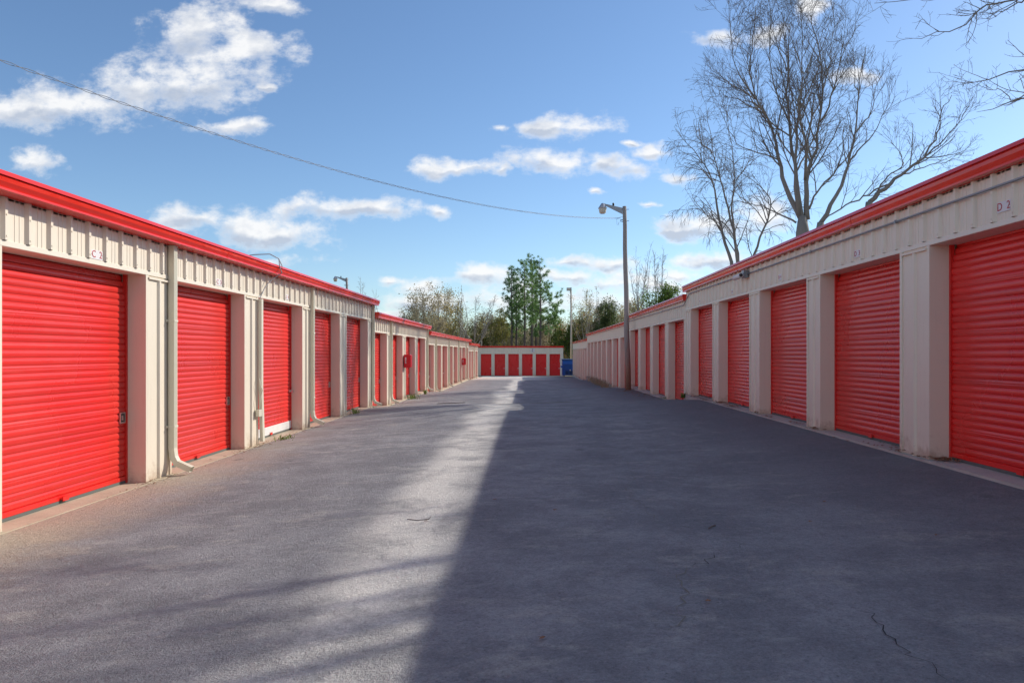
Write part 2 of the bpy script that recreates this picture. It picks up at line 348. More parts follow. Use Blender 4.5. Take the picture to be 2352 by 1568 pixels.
# ---------------------------------------------------------------- storage buildings
XL, XR, YE = 4.7, 4.507, 79.5
FL = lambda a, p, z: (-(XL - p), a, z)
FR = lambda a, p, z: (XR - p, a, z)
FE = lambda a, p, z: (a, YE - p, z)
REC = 0.225                     # how far the doors stand back
PITCH = 0.0762
cache = {}
def slat_mesh(fr, key, ow, seam, mat):
    k = ('slat', key, round(ow, 3), seam, mat)
    if k not in cache:
        pr = [(-.013, 0), (-.012, .003), (-.004, .009), (0, .017), (.001, .036), (0, .056), (-.004, .066), (-.012, .0725), (-.013, PITCH)]
        if seam: pr = [(-.013, 0), (-.012, .003), (-.004, .009), (0, .016), (-.004, .022), (.0, .026), (0, .038), (-.004, .042), (.0, .047), (0, .058), (-.012, .0725), (-.013, PITCH)]
        cache[k] = MB(fr).extr([(p - REC, z) for p, z in pr], 0, ow).mesh('slat', mat, smooth=True)
    return cache[k]
def origin(fr, a, p, z):
    """translation that moves a mesh built at a=0 to a"""
    A = Vector(fr(a, p, z)); B = Vector(fr(0, 0, 0)); return A - B
def downspout(fr, a, ztop, zbot, parent):
    w_, d = 0.09, 0.075
    b = MB(fr)
    path = [(0.018 + d / 2, ztop), (0.018 + d / 2, zbot + 0.34), (0.030 + d / 2, zbot + 0.24), (0.075 + d / 2, zbot + 0.16), (0.30, zbot + 0.075)]
    prev = None
    rings = []
    for i, (p, z) in enumerate(path):
        j = min(max(i, 1), len(path) - 1); q0 = path[j - 1]; q1 = path[min(j + (0 if i == 0 or i == len(path) - 1 else 1), len(path) - 1)]
        tx, tz = q1[0] - q0[0], q1[1] - q0[1]; L = math.hypot(tx, tz); nx, nz = -tz / L, tx / L
        rings.append([(a - w_ / 2, p - nx * d / 2, z - nz * d / 2), (a + w_ / 2, p - nx * d / 2, z - nz * d / 2), (a + w_ / 2, p + nx * d / 2, z + nz * d / 2), (a - w_ / 2, p + nx * d / 2, z + nz * d / 2)])
    for i in range(len(rings) - 1):
        b.add(rings[i] + rings[i + 1], [(j, (j + 1) % 4, 4 + (j + 1) % 4, 4 + j) for j in range(4)])
    for k in range(5):      # pressed flutes on both visible sides
        q = 0.026 + k * 0.0145
        b.box(a - w_ / 2 - .0025, a - w_ / 2 + .001, q, q + .006, zbot + 0.36, ztop)
    for k in range(4):
        q = a - w_ / 2 + 0.012 + k * 0.02
        b.box(q, q + .007, .018 + d - .001, .018 + d + .0025, zbot + 0.36, ztop)
    o = b.build('downspout', 'spout', parent)
    for zz_ in (zbot + 0.62, (ztop + zbot) / 2 + 0.5):
        MB(fr).box(a - w_ / 2 - .03, a + w_ / 2 + .03, .0035, 0.018, zz_, zz_ + .03).box(a - w_ / 2 - .005, a + w_ / 2 + .005, .0185, .1, zz_ + .002, zz_ + .028).build('strap', 'spout', o)
def building(fr, key, a0, a1, corners, ow, slab, hdr, eb, top, depth, gp, spouts, label, detail, pw=0.61, doormat='door', slabmat='slab', latch_side=1, rib=0.31, special=None, curtains=True):
    t = thing('storage_building', label, 'storage building', fr((a0 + a1) / 2, 0, slab), group='rows of self storage units')
    MB(fr).box(a0 - .02, a1 + .02, -depth, 0.07, slab - 1.2, slab).build('foundation', slabmat, t)
    MB(fr).box(a0, a1, -depth, -REC - .30, slab, eb + .01).build('back_wall', 'wall', t)
    MB(fr).box(a0, a1, -REC - .06, -.0, eb - .02, eb + .05).build('soffit', 'trim', t)
    MB(fr).add([(a0, gp - .06, top - .035), (a1, gp - .06, top - .035), (a1, -depth - .1, top - .02), (a0, -depth - .1, top - .02),
                (a0, gp - .06, top - .01), (a1, gp - .06, top - .01), (a1, -depth - .1, top + .0), (a0, -depth - .1, top + .0)],
               [(0, 3, 2, 1), (4, 5, 6, 7), (0, 1, 5, 4), (1, 2, 6, 5), (2, 3, 7, 6), (3, 0, 4, 7)]).build('roof', 'roof', t)
    # gutter in lengths, with its top lip above
    h = top - eb
    n = max(1, round((a1 - a0) / 6.1)); st = (a1 - a0) / n
    for i in range(n):
        x0, x1 = a0 + i * st - (0.05 if i == 0 else 0), a0 + (i + 1) * st - (0.0 if i == n - 1 else .004) + (0.05 if i == n - 1 else 0)
        pr = [(-.01, eb + .001), (gp * .80, eb + .001), (gp * .93, eb + .004), (gp * .90, eb + .024), (gp * .82, eb + .030), (gp * .97, eb + h * .44), (gp, eb + h * .64), (gp - .008, eb + h * .70), (gp - .008, eb + h * .72), (-.01, eb + h * .72)]
        MB(fr).extr(pr, x0, x1, True).build('gutter', 'gutter', t)
        if i: MB(fr).extr([(p + (.004 if p > 0 else 0), z - (.003 if j < 2 else 0)) for j, (p, z) in enumerate(pr)], x0 - .04, x0 + .04, True).build('gutter_joint', 'gutter', t)
    MB(fr).extr([(-.01, eb + h * .722), (gp - .02, eb + h * .722), (gp - .02, eb + h * .74), (gp + .016, eb + h * .74), (gp - .004, top), (-.01, top)], a0 - .06, a1 + .06, True).build('eave_trim', 'gutter', t)
    # header
    MB(fr).bbox(a0, a1, -REC - .06, 0.012, hdr, hdr + .055).build('header_beam', 'trim', t)
    MB(fr).box(a0, a1, -REC - .06, -.002, hdr + .055, eb - .02).build('header_lining', 'wall', t)
    pk = ('panel', key, round(eb - hdr, 3), rib)
    if pk not in cache:
        pr = []
        for r in range(3):
            q = r * rib
            pr += [(q, 0), (q + rib * .30, 0), (q + rib * .31, .004), (q + rib * .34, .004), (q + rib * .35, 0), (q + rib * .50, 0), (q + rib * .51, .004), (q + rib * .54, .004), (q + rib * .55, 0),
                   (q + rib - .085, 0), (q + rib - .062, .032), (q + rib - .028, .032), (q + rib - .005, 0)]
        pr.append((3 * rib, 0))
        pb = MB(fr).vert(pr, 0, eb - hdr - .057)
        for r in range(3):
            for z_ in (.03, (eb - hdr) * .5):
                pb.box((r + 1) * rib - .052, (r + 1) * rib - .038, .032, .037, z_, z_ + .014)
        cache[pk] = pb.mesh('wall_panel', 'wall')
    a = a0; kk = 0
    while a < a1 - 0.05:
        if a + 3 * rib <= a1 + .01: put('wall_panel', cache[pk], t, loc=origin(fr, a, 0, hdr + .056))
        else:
            nrem = a1 - a
            q = MB(fr); pr = [(a, 0)]; r_ = 0
            while (r_ + 1) * rib < nrem: pr += [(a + r_ * rib + rib - .085, 0), (a + r_ * rib + rib - .062, .032), (a + r_ * rib + rib - .028, .032), (a + r_ * rib + rib - .005, 0)]; r_ += 1
            pr.append((a1, 0)); q.vert(pr, hdr + .056, eb - .001).build('wall_panel', 'wall', t)
        a += 3 * rib; kk += 1
    # posts
    posts = []
    edges = [a0] + [c + pw for c in corners]
    first_open = corners[0] - ow
    if first_open - a0 > 0.05: posts.append((a0, first_open))
    for i, c in enumerate(corners):
        e = (corners[i + 1] - ow) if i + 1 < len(corners) else a1
        posts.append((c, e))
    for c, e in posts:
        wd = e - c; k = ('post', key, round(wd, 2), round(hdr - slab, 3))
        if k not in cache:
            H = hdr - slab; b = MB(fr)
            b.box(0, wd, -REC - .06, -.004, 0, H)
            b.vert([(-.004, -REC - .04), (-.004, .012), (.05, .014), (.052, -.003)], 0, H).vert([(wd + .004, -REC - .04), (wd + .004, .012), (wd - .05, .014), (wd - .052, -.003)], 0, H)
            pr = [(.05, -.002)]
            m_ = wd / 2 if wd < .75 else wd * .4
            for cc in ([m_] if wd < .9 else [wd * .25, wd * .5, wd * .75]):
                pr += [(cc - .04, -.002), (cc - .018, .026), (cc + .018, .026), (cc + .04, -.002)]
            pr.append((wd - .05, -.002))
            b.vert(pr, 0, H - .045)
            b.box(.045, wd - .045, -.003, .030, H - .045, H - .022)
            cache[k] = b.mesh('post', 'post')
        put('post', cache[k], t, loc=origin(fr, c, 0, slab))
    # doors
    for i, c in enumerate(corners):
        o0 = c - ow; Hd = hdr - slab
        sp = (special or {}).get(i, {})
        db = MB(fr)
        lift = 0.05
        db.bbox(o0 + .03, c - .03, -REC - .02, -REC + .008, slab + .035, slab + .035 + .05)
        bt = hdr - .27 if detail >= 2 else hdr + .1
        db.box(o0 + .01, c - .01, -REC - .035, -REC - .016, slab + .06, bt)
        if detail >= 2: db.extr([(-REC - .018, bt), (-REC - .10, hdr + .10), (-REC - .12, hdr + .10), (-REC - .035, bt)], o0 + .01, c - .01, True)
        d = db.build('roll_up_door', doormat, t)
        for q0, q1 in ((o0 + .002, o0 + .035), (c - .035, c - .002)): MB(fr).box(q0, q1, -REC - .03, -REC + .016, slab + .004, hdr + .1).build('door_guide', doormat, d)
        MB(fr).box(o0 + .036, c - .036, -REC - .012, -REC + .004, slab + .003, slab + .034).build('bottom_seal', 'seal', d)
        if sp.get('white'):
            MB(fr).bbox(o0 + .034, c - .036, -REC - .01, -REC + .016, slab + .036, slab + .19).box(o0 + .034, c - .036, -REC + .016, -REC + .02, slab + .09, slab + .10).build('bottom_rail', 'whitebar', d)
        nS = int((hdr + .06 - slab - .085) / PITCH) + 1
        z0 = slab + .085
        if detail >= 2:
            for s_ in range(nS):
                if z0 + s_ * PITCH > hdr + 0.02: break
                put('slat', slat_mesh(fr, key, ow - .06, s_ % 7 == 3, doormat), d, loc=None).location = origin(fr, o0 + .03, -max(0, z0 + s_ * PITCH - hdr + .31) ** 1.5 * .42, z0 + s_ * PITCH)
        else:
            pr = []
            for s_ in range(nS):
                z = z0 + s_ * PITCH
                pr += [(-REC - .012, z), (-REC, z + .016), (-REC, z + .058), (-REC - .012, z + .072)]
            MB(fr).extr(pr, o0 + .03, c - .03).build('curtain', doormat, d)
        # foot pull in the middle, lock plate at the side
        mid = (o0 + c) / 2
        MB(fr).box(mid - .06, mid + .06, -REC + .009, -REC + .03, slab + .05, slab + .058).box(mid - .05, mid + .05, -REC + .028, -REC + .036, slab + .03, slab + .075).build('foot_pull', doormat, d)
        la = (c - .115) if latch_side > 0 else (o0 + .115)
        lz = slab + .80
        if detail >= 2 and latch_side > 0:
            if sp.get('barrel'):
                MB(fr).bbox(la - .05, la + .12, -REC + .004, -REC + .03, lz - .02, lz + .02).box(la + .01, la + .05, -REC + .03, -REC + .07, lz - .035, lz + .015).build('latch', 'steel', d)
            else:
                L_ = MB(fr); s2 = .055
                for (p0, p1, q0, q1) in ((-s2, s2, .05, .065), (-s2, s2, -.065, -.05), (-s2, -s2 + .015, -.05, .05), (s2 - .015, s2, -.05, .05)):
                    L_.box(la + p0, la + p1, -REC + .001, -REC + .018, lz + q0, lz + q1)
                lo = L_.build('latch', 'steel', d)
                MB(fr).box(la - s2 + .014, la + s2 - .014, -REC - .004, -REC + .003, lz - .05, lz + .05).build('lock_recess', 'black', d)
                MB(fr).bbox(la - .02, la + .02, -REC + .003, -REC + .014, lz - .035, lz + .03).build('lock', 'steel', d)
        elif latch_side > 0 or doormat != 'door':
            MB(fr).bbox(la - .06, la + .10, -REC + .004, -REC + .04, lz - .02, lz + .03).build('latch', 'whitebar', d)
    for s_ in spouts:
        z_ = gz(-XL + .1, s_) if fr is FL else gz(XR, s_)
        downspout(fr, s_, eb - .003, z_, t)
    return t

L1c = [2.5, 5.45, 8.92, 12.0, 15.05, 18.02, 21.12]
L1 = building(FL, 'L', 0.05, 21.74, L1c, 2.44, 0.012, 2.546, 2.986, 3.15, 6.1, .225, [3.37, 9.50, 15.60, 21.66],
              'nearest sunlit beige storage building on the left, with C number plates over red doors', 2, special={4: {'white': 1, 'barrel': 1}})
L2 = building(FL, 'L', 21.76, 33.3, [23.96, 26.9, 29.8, 32.7], 2.18, -.14, 2.21, 2.64, 2.80, 6.1, .22, [24.52, 33.22],
              'second sunlit storage building on the left, a step lower, red cabinet on its post', 2)
L3 = building(FL, 'L', 33.32, 56.1, [35.7, 38.6, 41.5, 44.4, 47.3, 50.1, 52.9, 55.5], 2.25, -.38, 1.955, 2.40, 2.567, 6.1, .22, [36.25, 42.05, 47.85, 53.45],
              'third sunlit beige storage building on the left, wavy red gutter, two steps down', 1)
L4 = building(FL, 'L', 56.12, 65.8, [58.0, 60.4, 62.8, 65.2], 1.8, -.57, 1.71, 2.16, 2.33, 6.1, .22, [60.95],
              'lowest and farthest storage building of the left row, short beige block', 1)
R1 = building(FR, 'R', -0.93, 21.05, [2.12, 5.17, 8.22, 11.31, 14.30, 17.40, 20.42], 2.44, .395, 2.803, 3.33, 3.51, 6.1, .11, [],
              'shaded beige storage building nearest on the right, wide glossy red doors, plate D 2', 2, latch_side=-1, slabmat='slab_r')
R2 = building(FR, 'R', 21.07, 33.3, [23.7, 26.7, 29.7, 32.7], 2.4, .075, 2.57, 3.095, 3.275, 6.1, .11, [],
              'second shaded storage building on the right, one step lower, beside the wooden light pole', 2, latch_side=-1, slabmat='slab_r')
R3 = building(FR, 'R', 33.32, 57.4, [36.3, 39.4, 42.5, 45.6, 48.4, 51.2, 54.0, 56.8], 2.25, -.26, 2.32, 2.87, 3.05, 6.1, .11, [],
              'third shaded storage building on the right, beyond the wooden light pole, weeds at its foot', 1, latch_side=-1, slabmat='slab_r')
R4 = building(FR, 'R', 57.42, 76.4, [59.6, 61.95, 64.3, 66.65, 69.0, 71.35, 73.7, 75.9], 1.8, -.76, 1.91, 2.50, 2.68, 6.1, .11, [],
              'farthest shaded storage building of the right row, closely spaced posts, next to the blue dumpster', 1, latch_side=-1, slabmat='slab_r', pw=.5)
E_ = building(FE, 'E', -9.0, 3.63, [-4.18 + 1.497 * i for i in range(6)], 1.17, -.95, 1.43, 2.12, 2.29, 5.0, .10, [],
              'low storage building closing the far lane end, six narrow dark red doors, letter E', 1, pw=.33, doormat='door_e', slabmat='slab_r', rib=.25)

# ---------------------------------------------------------------- lettering and plates
def text_mesh(s, size, mat):
    cu = bpy.data.curves.new('lettering', 'FONT'); cu.body = s; cu.size = size; cu.align_x = 'CENTER'; cu.align_y = 'CENTER'; cu.extrude = 0.001; cu.resolution_u = 3
    o = bpy.data.objects.new('tmp_text', cu); COL.objects.link(o)
    dg = bpy.context.evaluated_depsgraph_get(); me = bpy.data.meshes.new_from_object(o.evaluated_get(dg))
    bpy.data.objects.remove(o); me.materials.clear(); me.materials.append(M[mat]); me.name = 'lettering'; return me
def plate(fr, a, z, w_, h_, s, size, label, mat='redtext', rot=None, p=.006):
    t = thing('number_plate', label, 'sign', fr(a, p, z), group='unit number plates')
    MB(fr).box(a - w_ / 2, a + w_ / 2, p, p + .004, z - h_ / 2, z + h_ / 2).build('plate', 'white', t)
    if .12 < w_ < .3:
        for q in (-1, 1): MB(fr).box(a + q * (w_ / 2 - .012) - .004, a + q * (w_ / 2 - .012) + .004, p + .004, p + .006, z - .004, z + .004).build('screw', 'black', t)
    o = put('lettering', text_mesh(s, size * 1.08, mat), t)
    o.location = Vector((0, 0, 0)) + (Vector(fr(a, p + .0055, z)) - Vector(fr(a, p, z)))
    o.rotation_euler = rot
rotL = (R(90), 0, R(90)); rotR = (R(90), 0, R(-90)); rotE = (R(90), 0, 0)
plate(FL, 7.91, 2.655, .21, .10, 'C  2', .10, 'white plate lettered C 2 over the nearest left door', rot=rotL)
plate(FL, 11.02, 2.655, .19, .10, 'C  3', .09, 'white plate lettered C 3, over the door beside the first downspout', rot=rotL)
plate(FL, 14.11, 2.665, .15, .10, 'C  4', .075, 'small white plate lettered C 4, over the door with the white bottom rail', rot=rotL)
plate(FR, 6.93, 2.985, .20, .10, 'D  2', .10, 'white plate lettered D 2 over the nearest right door', rot=rotR)
plate(FR, 10.03, 2.955, .19, .10, 'D  3', .09, 'white plate lettered D 3, above the second right door', rot=rotR)
plate(FR, 13.13, 2.95, .16, .11, 'D  4', .075, 'white plate lettered D 4, above the door nearest the security camera', rot=rotR)
plate(FR, 16.23, 2.95, .11, .10, 'D 5', .055, 'tiny white plate lettered D 5, between the security camera and the step in the roof', rot=rotR)
plate(FR, 19.33, 2.95, .08, .10, 'D 6', .04, 'tiny white plate lettered D 6, last before the step down in the right roof', rot=rotR)
plate(FE, 0.30, 1.80, .44, .40, 'E', .40, 'square white plate with dark letter E on the far building', mat='purpletext', rot=rotE, p=.045)

# ---------------------------------------------------------------- fire extinguisher cabinets
def cabinet(a, z0, z1, label):
    t = thing('extinguisher_cabinet', label, 'fire extinguisher cabinet', FL(a, 0, z0), group='red extinguisher cabinets')
    MB(FL).bbox(a, a + .36, .032, .27, z0, z1, .02).build('cabinet_body', 'cabinet', t)
    MB(FL).bbox(a + .02, a + .34, .271, .285, z0 + .03, z1 - .03).build('cabinet_door', 'cabinet', t)
    MB(FL).box(a - .004, a - .001, .08, .13, z0 + .16, z1 - .10).build('label_panel', 'white', t)
    o = put('lettering', text_mesh('FIRE', .05, 'redtext'), t); o.location = Vector(FL(a - .006, .115, (z0 + z1) / 2 - .01)) - Vector(FL(a, 0, z0)); o.rotation_euler = (R(90), R(-90), 0)
    MB(FL).box(a + .30, a + .33, .285, .30, (z0 + z1) / 2 - .03, (z0 + z1) / 2 + .03).build('handle', 'steel', t)
cabinet(27.02, 1.03, 1.52, 'nearer red fire cabinet with white lettering, on a post of the left row')
cabinet(50.2, .73, 1.20, 'farther small red fire cabinet low on a left post near the far end')

# ---------------------------------------------------------------- conduits, camera, cables
def fpts(fr, L): return [fr(*q) for q in L]
t = thing('conduit', 'thin grey steel conduit running under the right gutter and stepping down', 'conduit', FR(10, 0, 3.2))
MB().tube(fpts(FR, [(-.9, .045, 3.17), (6, .045, 3.18), (14.95, .045, 3.21)]), .013, 8).build('conduit_run', 'galv', t, True)
MB().tube(fpts(FR, [(15.45, .045, 3.21), (20.3, .045, 3.24), (20.55, .045, 3.21), (21.05, .045, 3.0), (21.25, .045, 2.97), (33.2, .045, 2.99)]), .012, 8).build('conduit_run', 'galv', t, True)
for a in (3.5, 6.2, 8.9, 11.6, 14.2, 17.3, 24.5, 28.5):
    z_ = 3.18 + (a - 6) * .0035 if a < 21 else 2.975 + (a - 21) * .0015
    MB(FR).box(a - .012, a + .012, .030, .062, z_ - .02, z_ + .02).build('clip', 'galv', t)
t = thing('security_camera', 'white bullet security camera with grey junction box on the right wall', 'security camera', FR(15.1, 0, 3.2))
MB(FR).bbox(14.95, 15.10, .034, .13, 3.13, 3.29, .008).build('junction_box', 'galv', t)
MB().tube(fpts(FR, [(15.10, .085, 3.20), (15.16, .10, 3.20), (15.40, .19, 3.165)]), [.03, .052, .052], 14).build('camera_housing', 'white', t, True)
MB().tube(fpts(FR, [(15.12, .12, 3.19), (14.90, .20, 3.175)]), [.05, .045], 14).build('camera_head', 'white', t, True)
MB().tube(fpts(FR, [(14.897, .201, 3.175), (14.885, .205, 3.174)]), [.036, .034], 14).build('lens', 'black', t, True)
# hose-like cable over the left gutter, raceway down the post
t = thing('cable', 'grey cable looping over the left gutter and slanting to a post top', 'cable', FL(13, .2, 3.1))
MB().tube(fpts(FL, [(12.62, -.5, 3.22), (12.72, -.1, 3.30), (12.86, .12, 3.33), (13.02, .22, 3.27), (13.1, .255, 3.15), (13.1, .25, 3.02), (12.98, .12, 2.90), (12.85, .06, 2.78), (12.72, .045, 2.65), (12.62, .04, 2.545), (12.60, .04, 2.3)]), .009, 6).build('cable_run', 'wire', t, True)
MB().tube(fpts(FL, [(12.98, .24, 3.24), (13.0, .25, 3.1), (13.1, .25, 3.02)]), .008, 6).build('cable_run', 'wire', t, True)
t = thing('cable_raceway', 'narrow cream cable raceway beside the white-railed door, kinked at its foot', 'raceway', FL(12.6, 0, 0))
MB(FL).add([(12.56, .03, 2.52), (12.64, .03, 2.52), (12.64, .085, 2.52), (12.56, .085, 2.52), (12.56, .03, 1.0), (12.64, .03, 1.0), (12.64, .085, 1.0), (12.56, .085, 1.0),
            (12.63, .03, .06), (12.72, .03, .06), (12.72, .085, .06), (12.63, .085, .06)],
           [(0, 1, 2, 3), (0, 1, 5, 4), (1, 2, 6, 5), (2, 3, 7, 6), (3, 0, 4, 7), (4, 5, 9, 8), (5, 6, 10, 9), (6, 7, 11, 10), (7, 4, 8, 11)]).build('raceway_channel', 'spout', t)
MB(FL).bbox(12.46, 12.62, .02, .08, .50, .62).build('junction_box', 'spout', t)
MB().tube(fpts(FL, [(12.52, .06, .62), (12.50, .09, .80), (12.56, .10, .95), (12.50, .08, 1.05), (12.53, .06, 1.15)]), .008, 6).build('loose_cable', 'spout', t, True)

# ---------------------------------------------------------------- light poles
def lamp_pole(base, topp, r0, r1, label, wire=True, s=1.0):
    base = Vector(base); topp = Vector(topp)
    t = thing('light_pole', label, 'light pole', tuple(base), group='wooden light poles with a lamp arm')
    n = 9; pts = [base.lerp(topp, i / n) + Vector((.012 * math.sin(i * 1.7), 0, 0)) for i in range(n + 1)]; pts[0].z -= .4
    MB().tube(pts, [r0 + (r1 - r0) * i / n for i in range(n + 1)], 14).build('pole', 'wood', t, True)
    q = topp
    # tapered arm reaching towards the lane
    a = MB(); h0, h1 = (-.38, -.10), (.10, .16)
    for (x0_, zb0, zt0, x1_, zb1, zt1, w0, w1) in ((-.08, -.33, -.07, -.88, .06, .12, .035, .02),):
        a.add([(q.x + x0_, q.y - w0, q.z + zb0), (q.x + x0_, q.y + w0, q.z + zb0), (q.x + x0_, q.y + w0, q.z + zt0), (q.x + x0_, q.y - w0, q.z + zt0),
               (q.x + x1_, q.y - w1, q.z + zb1), (q.x + x1_, q.y + w1, q.z + zb1), (q.x + x1_, q.y + w1, q.z + zt1), (q.x + x1_, q.y - w1, q.z + zt1)],
              [(0, 1, 2, 3), (4, 7, 6, 5), (0, 4, 5, 1), (1, 5, 6, 2), (2, 6, 7, 3), (3, 7, 4, 0)])
    a.build('arm', 'galv', t)
    c = Vector((q.x - .93, q.y, q.z))
    MB().tube([c + Vector((0, 0, z)) for z in (.13, .10, -.07, -.09)], [.045, .07, .185, .19], 16).build('lamp_shade', 'steel', t, True)
    MB().tube([c + Vector((0, 0, z)) for z in (-.09, -.10, -.28, -.31)], [.165, .17, .135, .10], 16).build('lamp_glass', 'lampglass', t, True)
    MB().tube([c + Vector((.46, 0, z)) for z in (.02, .06, .13, .145)], [.03, .045, .045, .03], 10).build('photocell', 'black', t, True)
    for dz in (-.13, -.62):
        MB().tube([q + Vector((r1 * .6, 0, dz)), q + Vector((.20, 0, dz))], .012, 6).build('bolt', 'galv', t)
    MB().tube([q + Vector((-.06, 0, -.58)), q + Vector((-.16, -.02, -.57)), q + Vector((-.17, -.02, -.64)), q + Vector((-.06, 0, -.65))], .016, 6).build('insulator', 'black', t)
    if wire:
        MB().tube([q + Vector(v) for v in ((-.08, 0, -.45), (-.2, 0, -.47), (-.33, 0, -.55), (-.31, 0, -.78), (-.27, 0, -.80), (-.22, 0, -.66))], .007, 5).build('wire_loop', 'wire', t, True)
    return t
PT = Vector(W3(1434, 474, 31.2)); PT.y = 31.2
lamp_pole((4.20, 31.2, gz(4.2, 31.2)), PT, .125, .082, 'tall weathered wooden light pole with lamp arm, standing by the right row')
PT2 = Vector(W3(796, 638, 61)); lamp_pole((PT2.x + .2, 61, -.5), PT2, .12, .085, 'distant lamp pole whose head shows above the left roof', wire=False)
t = thing('floodlight_pole', 'slim pale pole with a square floodlight, standing behind the blue dumpster', 'light pole', (4.72, 84, -1.0))
pt = Vector(W3(1311.5, 668, 84))
MB().tube([(4.76, 84, -1.3), tuple(pt)], [.125, .08], 12).build('pole', 'pole2', t, True)
MB().bbox(pt.x - .50, pt.x - .02, 83.85, 84.15, pt.z + .02, pt.z + .36, .03).build('floodlight', 'galv', t)
MB().box(pt.x - .46, pt.x - .06, 83.835, 83.849, pt.z + .06, pt.z + .32).build('lens', 'lampglass', t)
MB().box(pt.x - .04, pt.x + .06, 83.95, 84.05, pt.z - .05, pt.z + .40).build('bracket', 'galv', t)

# twisted overhead service line
A = np.array((-8.71, 12.0)); B = np.array((PT.x - .17, 31.2))
def wp(tt):
    q = A + (B - A) * tt; return np.array((q[0], q[1], HC + 4.80 - 1.9 * tt + 2.83 * tt * tt))
t = thing('overhead_line', 'twisted grey overhead service wire sagging from the wooden pole to upper left', 'wire', tuple(wp(1)))
N = 420
for ph in (0, math.pi):
    pts = []
    for i in range(N + 1):
        tt = 1 - 1.55 * i / N; c = wp(tt); s_ = (1 - tt) * 22.9
        th = ph + s_ * 2 * math.pi / 0.62
        pts.append(c + np.array((0.55 * .017 * math.cos(th), -.4 * .017 * math.cos(th), .019 * math.sin(th))))
    MB().tube(pts, .006, 5).build('strand', 'wire', t, True)

# ---------------------------------------------------------------- dumpster
t = thing('dumpster', 'blue metal dumpster with sloped front, at the far right end of the lane', 'dumpster', (4.3, 77.6, -.95))
gx = -.95
def hexa(b, x0, x1, prof):   # prof: closed polygon in (y, z)
    n = len(prof); b.add([(x0, y, z) for y, z in prof] + [(x1, y, z) for y, z in prof], [(i, (i + 1) % n, n + (i + 1) % n, n + i) for i in range(n)] + [tuple(range(n))[::-1], tuple(range(n, 2 * n))]); return b
hexa(MB(), 3.45, 5.25, [(76.85, gx + .12), (78.6, gx + .12), (78.6, gx + 1.72), (77.2, gx + 1.72), (76.85, gx + 1.30)]).build('container', 'blue', t)
hexa(MB(), 3.42, 5.28, [(77.15, gx + 1.73), (78.65, gx + 1.73), (78.65, gx + 1.80), (77.9, gx + 1.86), (77.1, gx + 1.78)]).build('lid', 'bluelid', t)
for x in (3.6, 4.1, 4.6, 5.1): MB().box(x, x + .05, 76.80, 76.848, gx + .14, gx + 1.28).build('rib', 'blue', t)
for z in (.75, 1.26): MB().box(3.43, 5.27, 76.77, 76.846, gx + z, gx + z + .06).build('rail', 'blue', t)
MB().box(3.28, 3.446, 77.0, 78.3, gx + .95, gx + 1.12).build('fork_pocket', 'blue', t)
MB().box(5.254, 5.42, 77.0, 78.3, gx + .95, gx + 1.12).build('fork_pocket', 'blue', t)
MB().box(4.18, 4.3, 76.76, 76.77, gx + .62, gx + .74).build('sticker', 'white', t)
MB().box(3.75, 4.7, 76.838, 76.848, gx + .2, gx + .6).build('lower_panel', 'bluelid', t)
MB().tube([(3.44, 77.0, gx + 1.5), (3.22, 76.95, gx + 1.45), (3.12, 76.95, gx + 1.6), (3.15, 76.95, gx + 1.85)], .022, 6).build('latch_bar', 'white', t, True)
for x in (3.6, 5.0):
    for y in (77.1, 78.3): MB().tube([(x, y, gx + .07), (x + .07, y, gx + .07)], .07, 10).build('wheel', 'black', t)

# ---------------------------------------------------------------- trees
def unit(v): return v / (np.linalg.norm(v) + 1e-9)
def resample(P, R_, n):
    P = np.asarray(P, float); d = np.r_[0, np.cumsum(np.linalg.norm(np.diff(P, axis=0), axis=1))]; tt = np.linspace(0, d[-1], n)
    # smooth through a light spline
    Q = np.stack([np.interp(tt, d, P[:, i]) for i in range(3)], 1)
    for _ in range(2): Q[1:-1] = (Q[:-2] + 2 * Q[1:-1] + Q[2:]) / 4
    return Q, np.interp(tt, d, R_)
def sprout(out, P, Rr, lvl, rng, prm):
    L = np.sum(np.linalg.norm(np.diff(P, axis=0), axis=1)); lo = prm['lo'][lvl]
    n = int(prm['dens'][lvl] * L * (1 - lo) + rng.random())
    T = np.gradient(P, axis=0)
    for _ in range(n):
        tt = lo + (1 - lo) * rng.random() ** 0.85; k = tt * (len(P) - 1); i = min(int(k), len(P) - 2); f = k - i
        p = P[i] * (1 - f) + P[i + 1] * f; r = Rr[i] * (1 - f) + Rr[i + 1] * f; tg = unit(T[i])
        pe = unit(np.cross(tg, rng.normal(size=3))); an = R(rng.uniform(*prm['ang'][lvl]))
        d = unit(tg * math.cos(an) + pe * math.sin(an) + np.array((0, 0, prm['up'][lvl])))
        l = prm['len'][lvl] * rng.uniform(.55, 1.25) * (1.15 - .6 * tt)
        m = (7, 6, 4, 3)[min(lvl, 3)]; q = [p]; dd = d.copy()
        for j in range(m):
            dd = unit(dd + rng.normal(size=3) * prm['wob'] + np.array((0, 0, prm['grav'][lvl]))); q.append(q[-1] + dd * l / m)
        q = np.array(q); r0 = max(min(r * .7, l * .014 + .002), prm['rmin']); rr = np.linspace(r0, max(r0 * .35, prm['rmin'] * .75), m + 1)
        out[lvl].append((q, rr))
        if lvl + 1 < len(prm['len']): sprout(out, q, rr, lvl + 1, rng, prm)
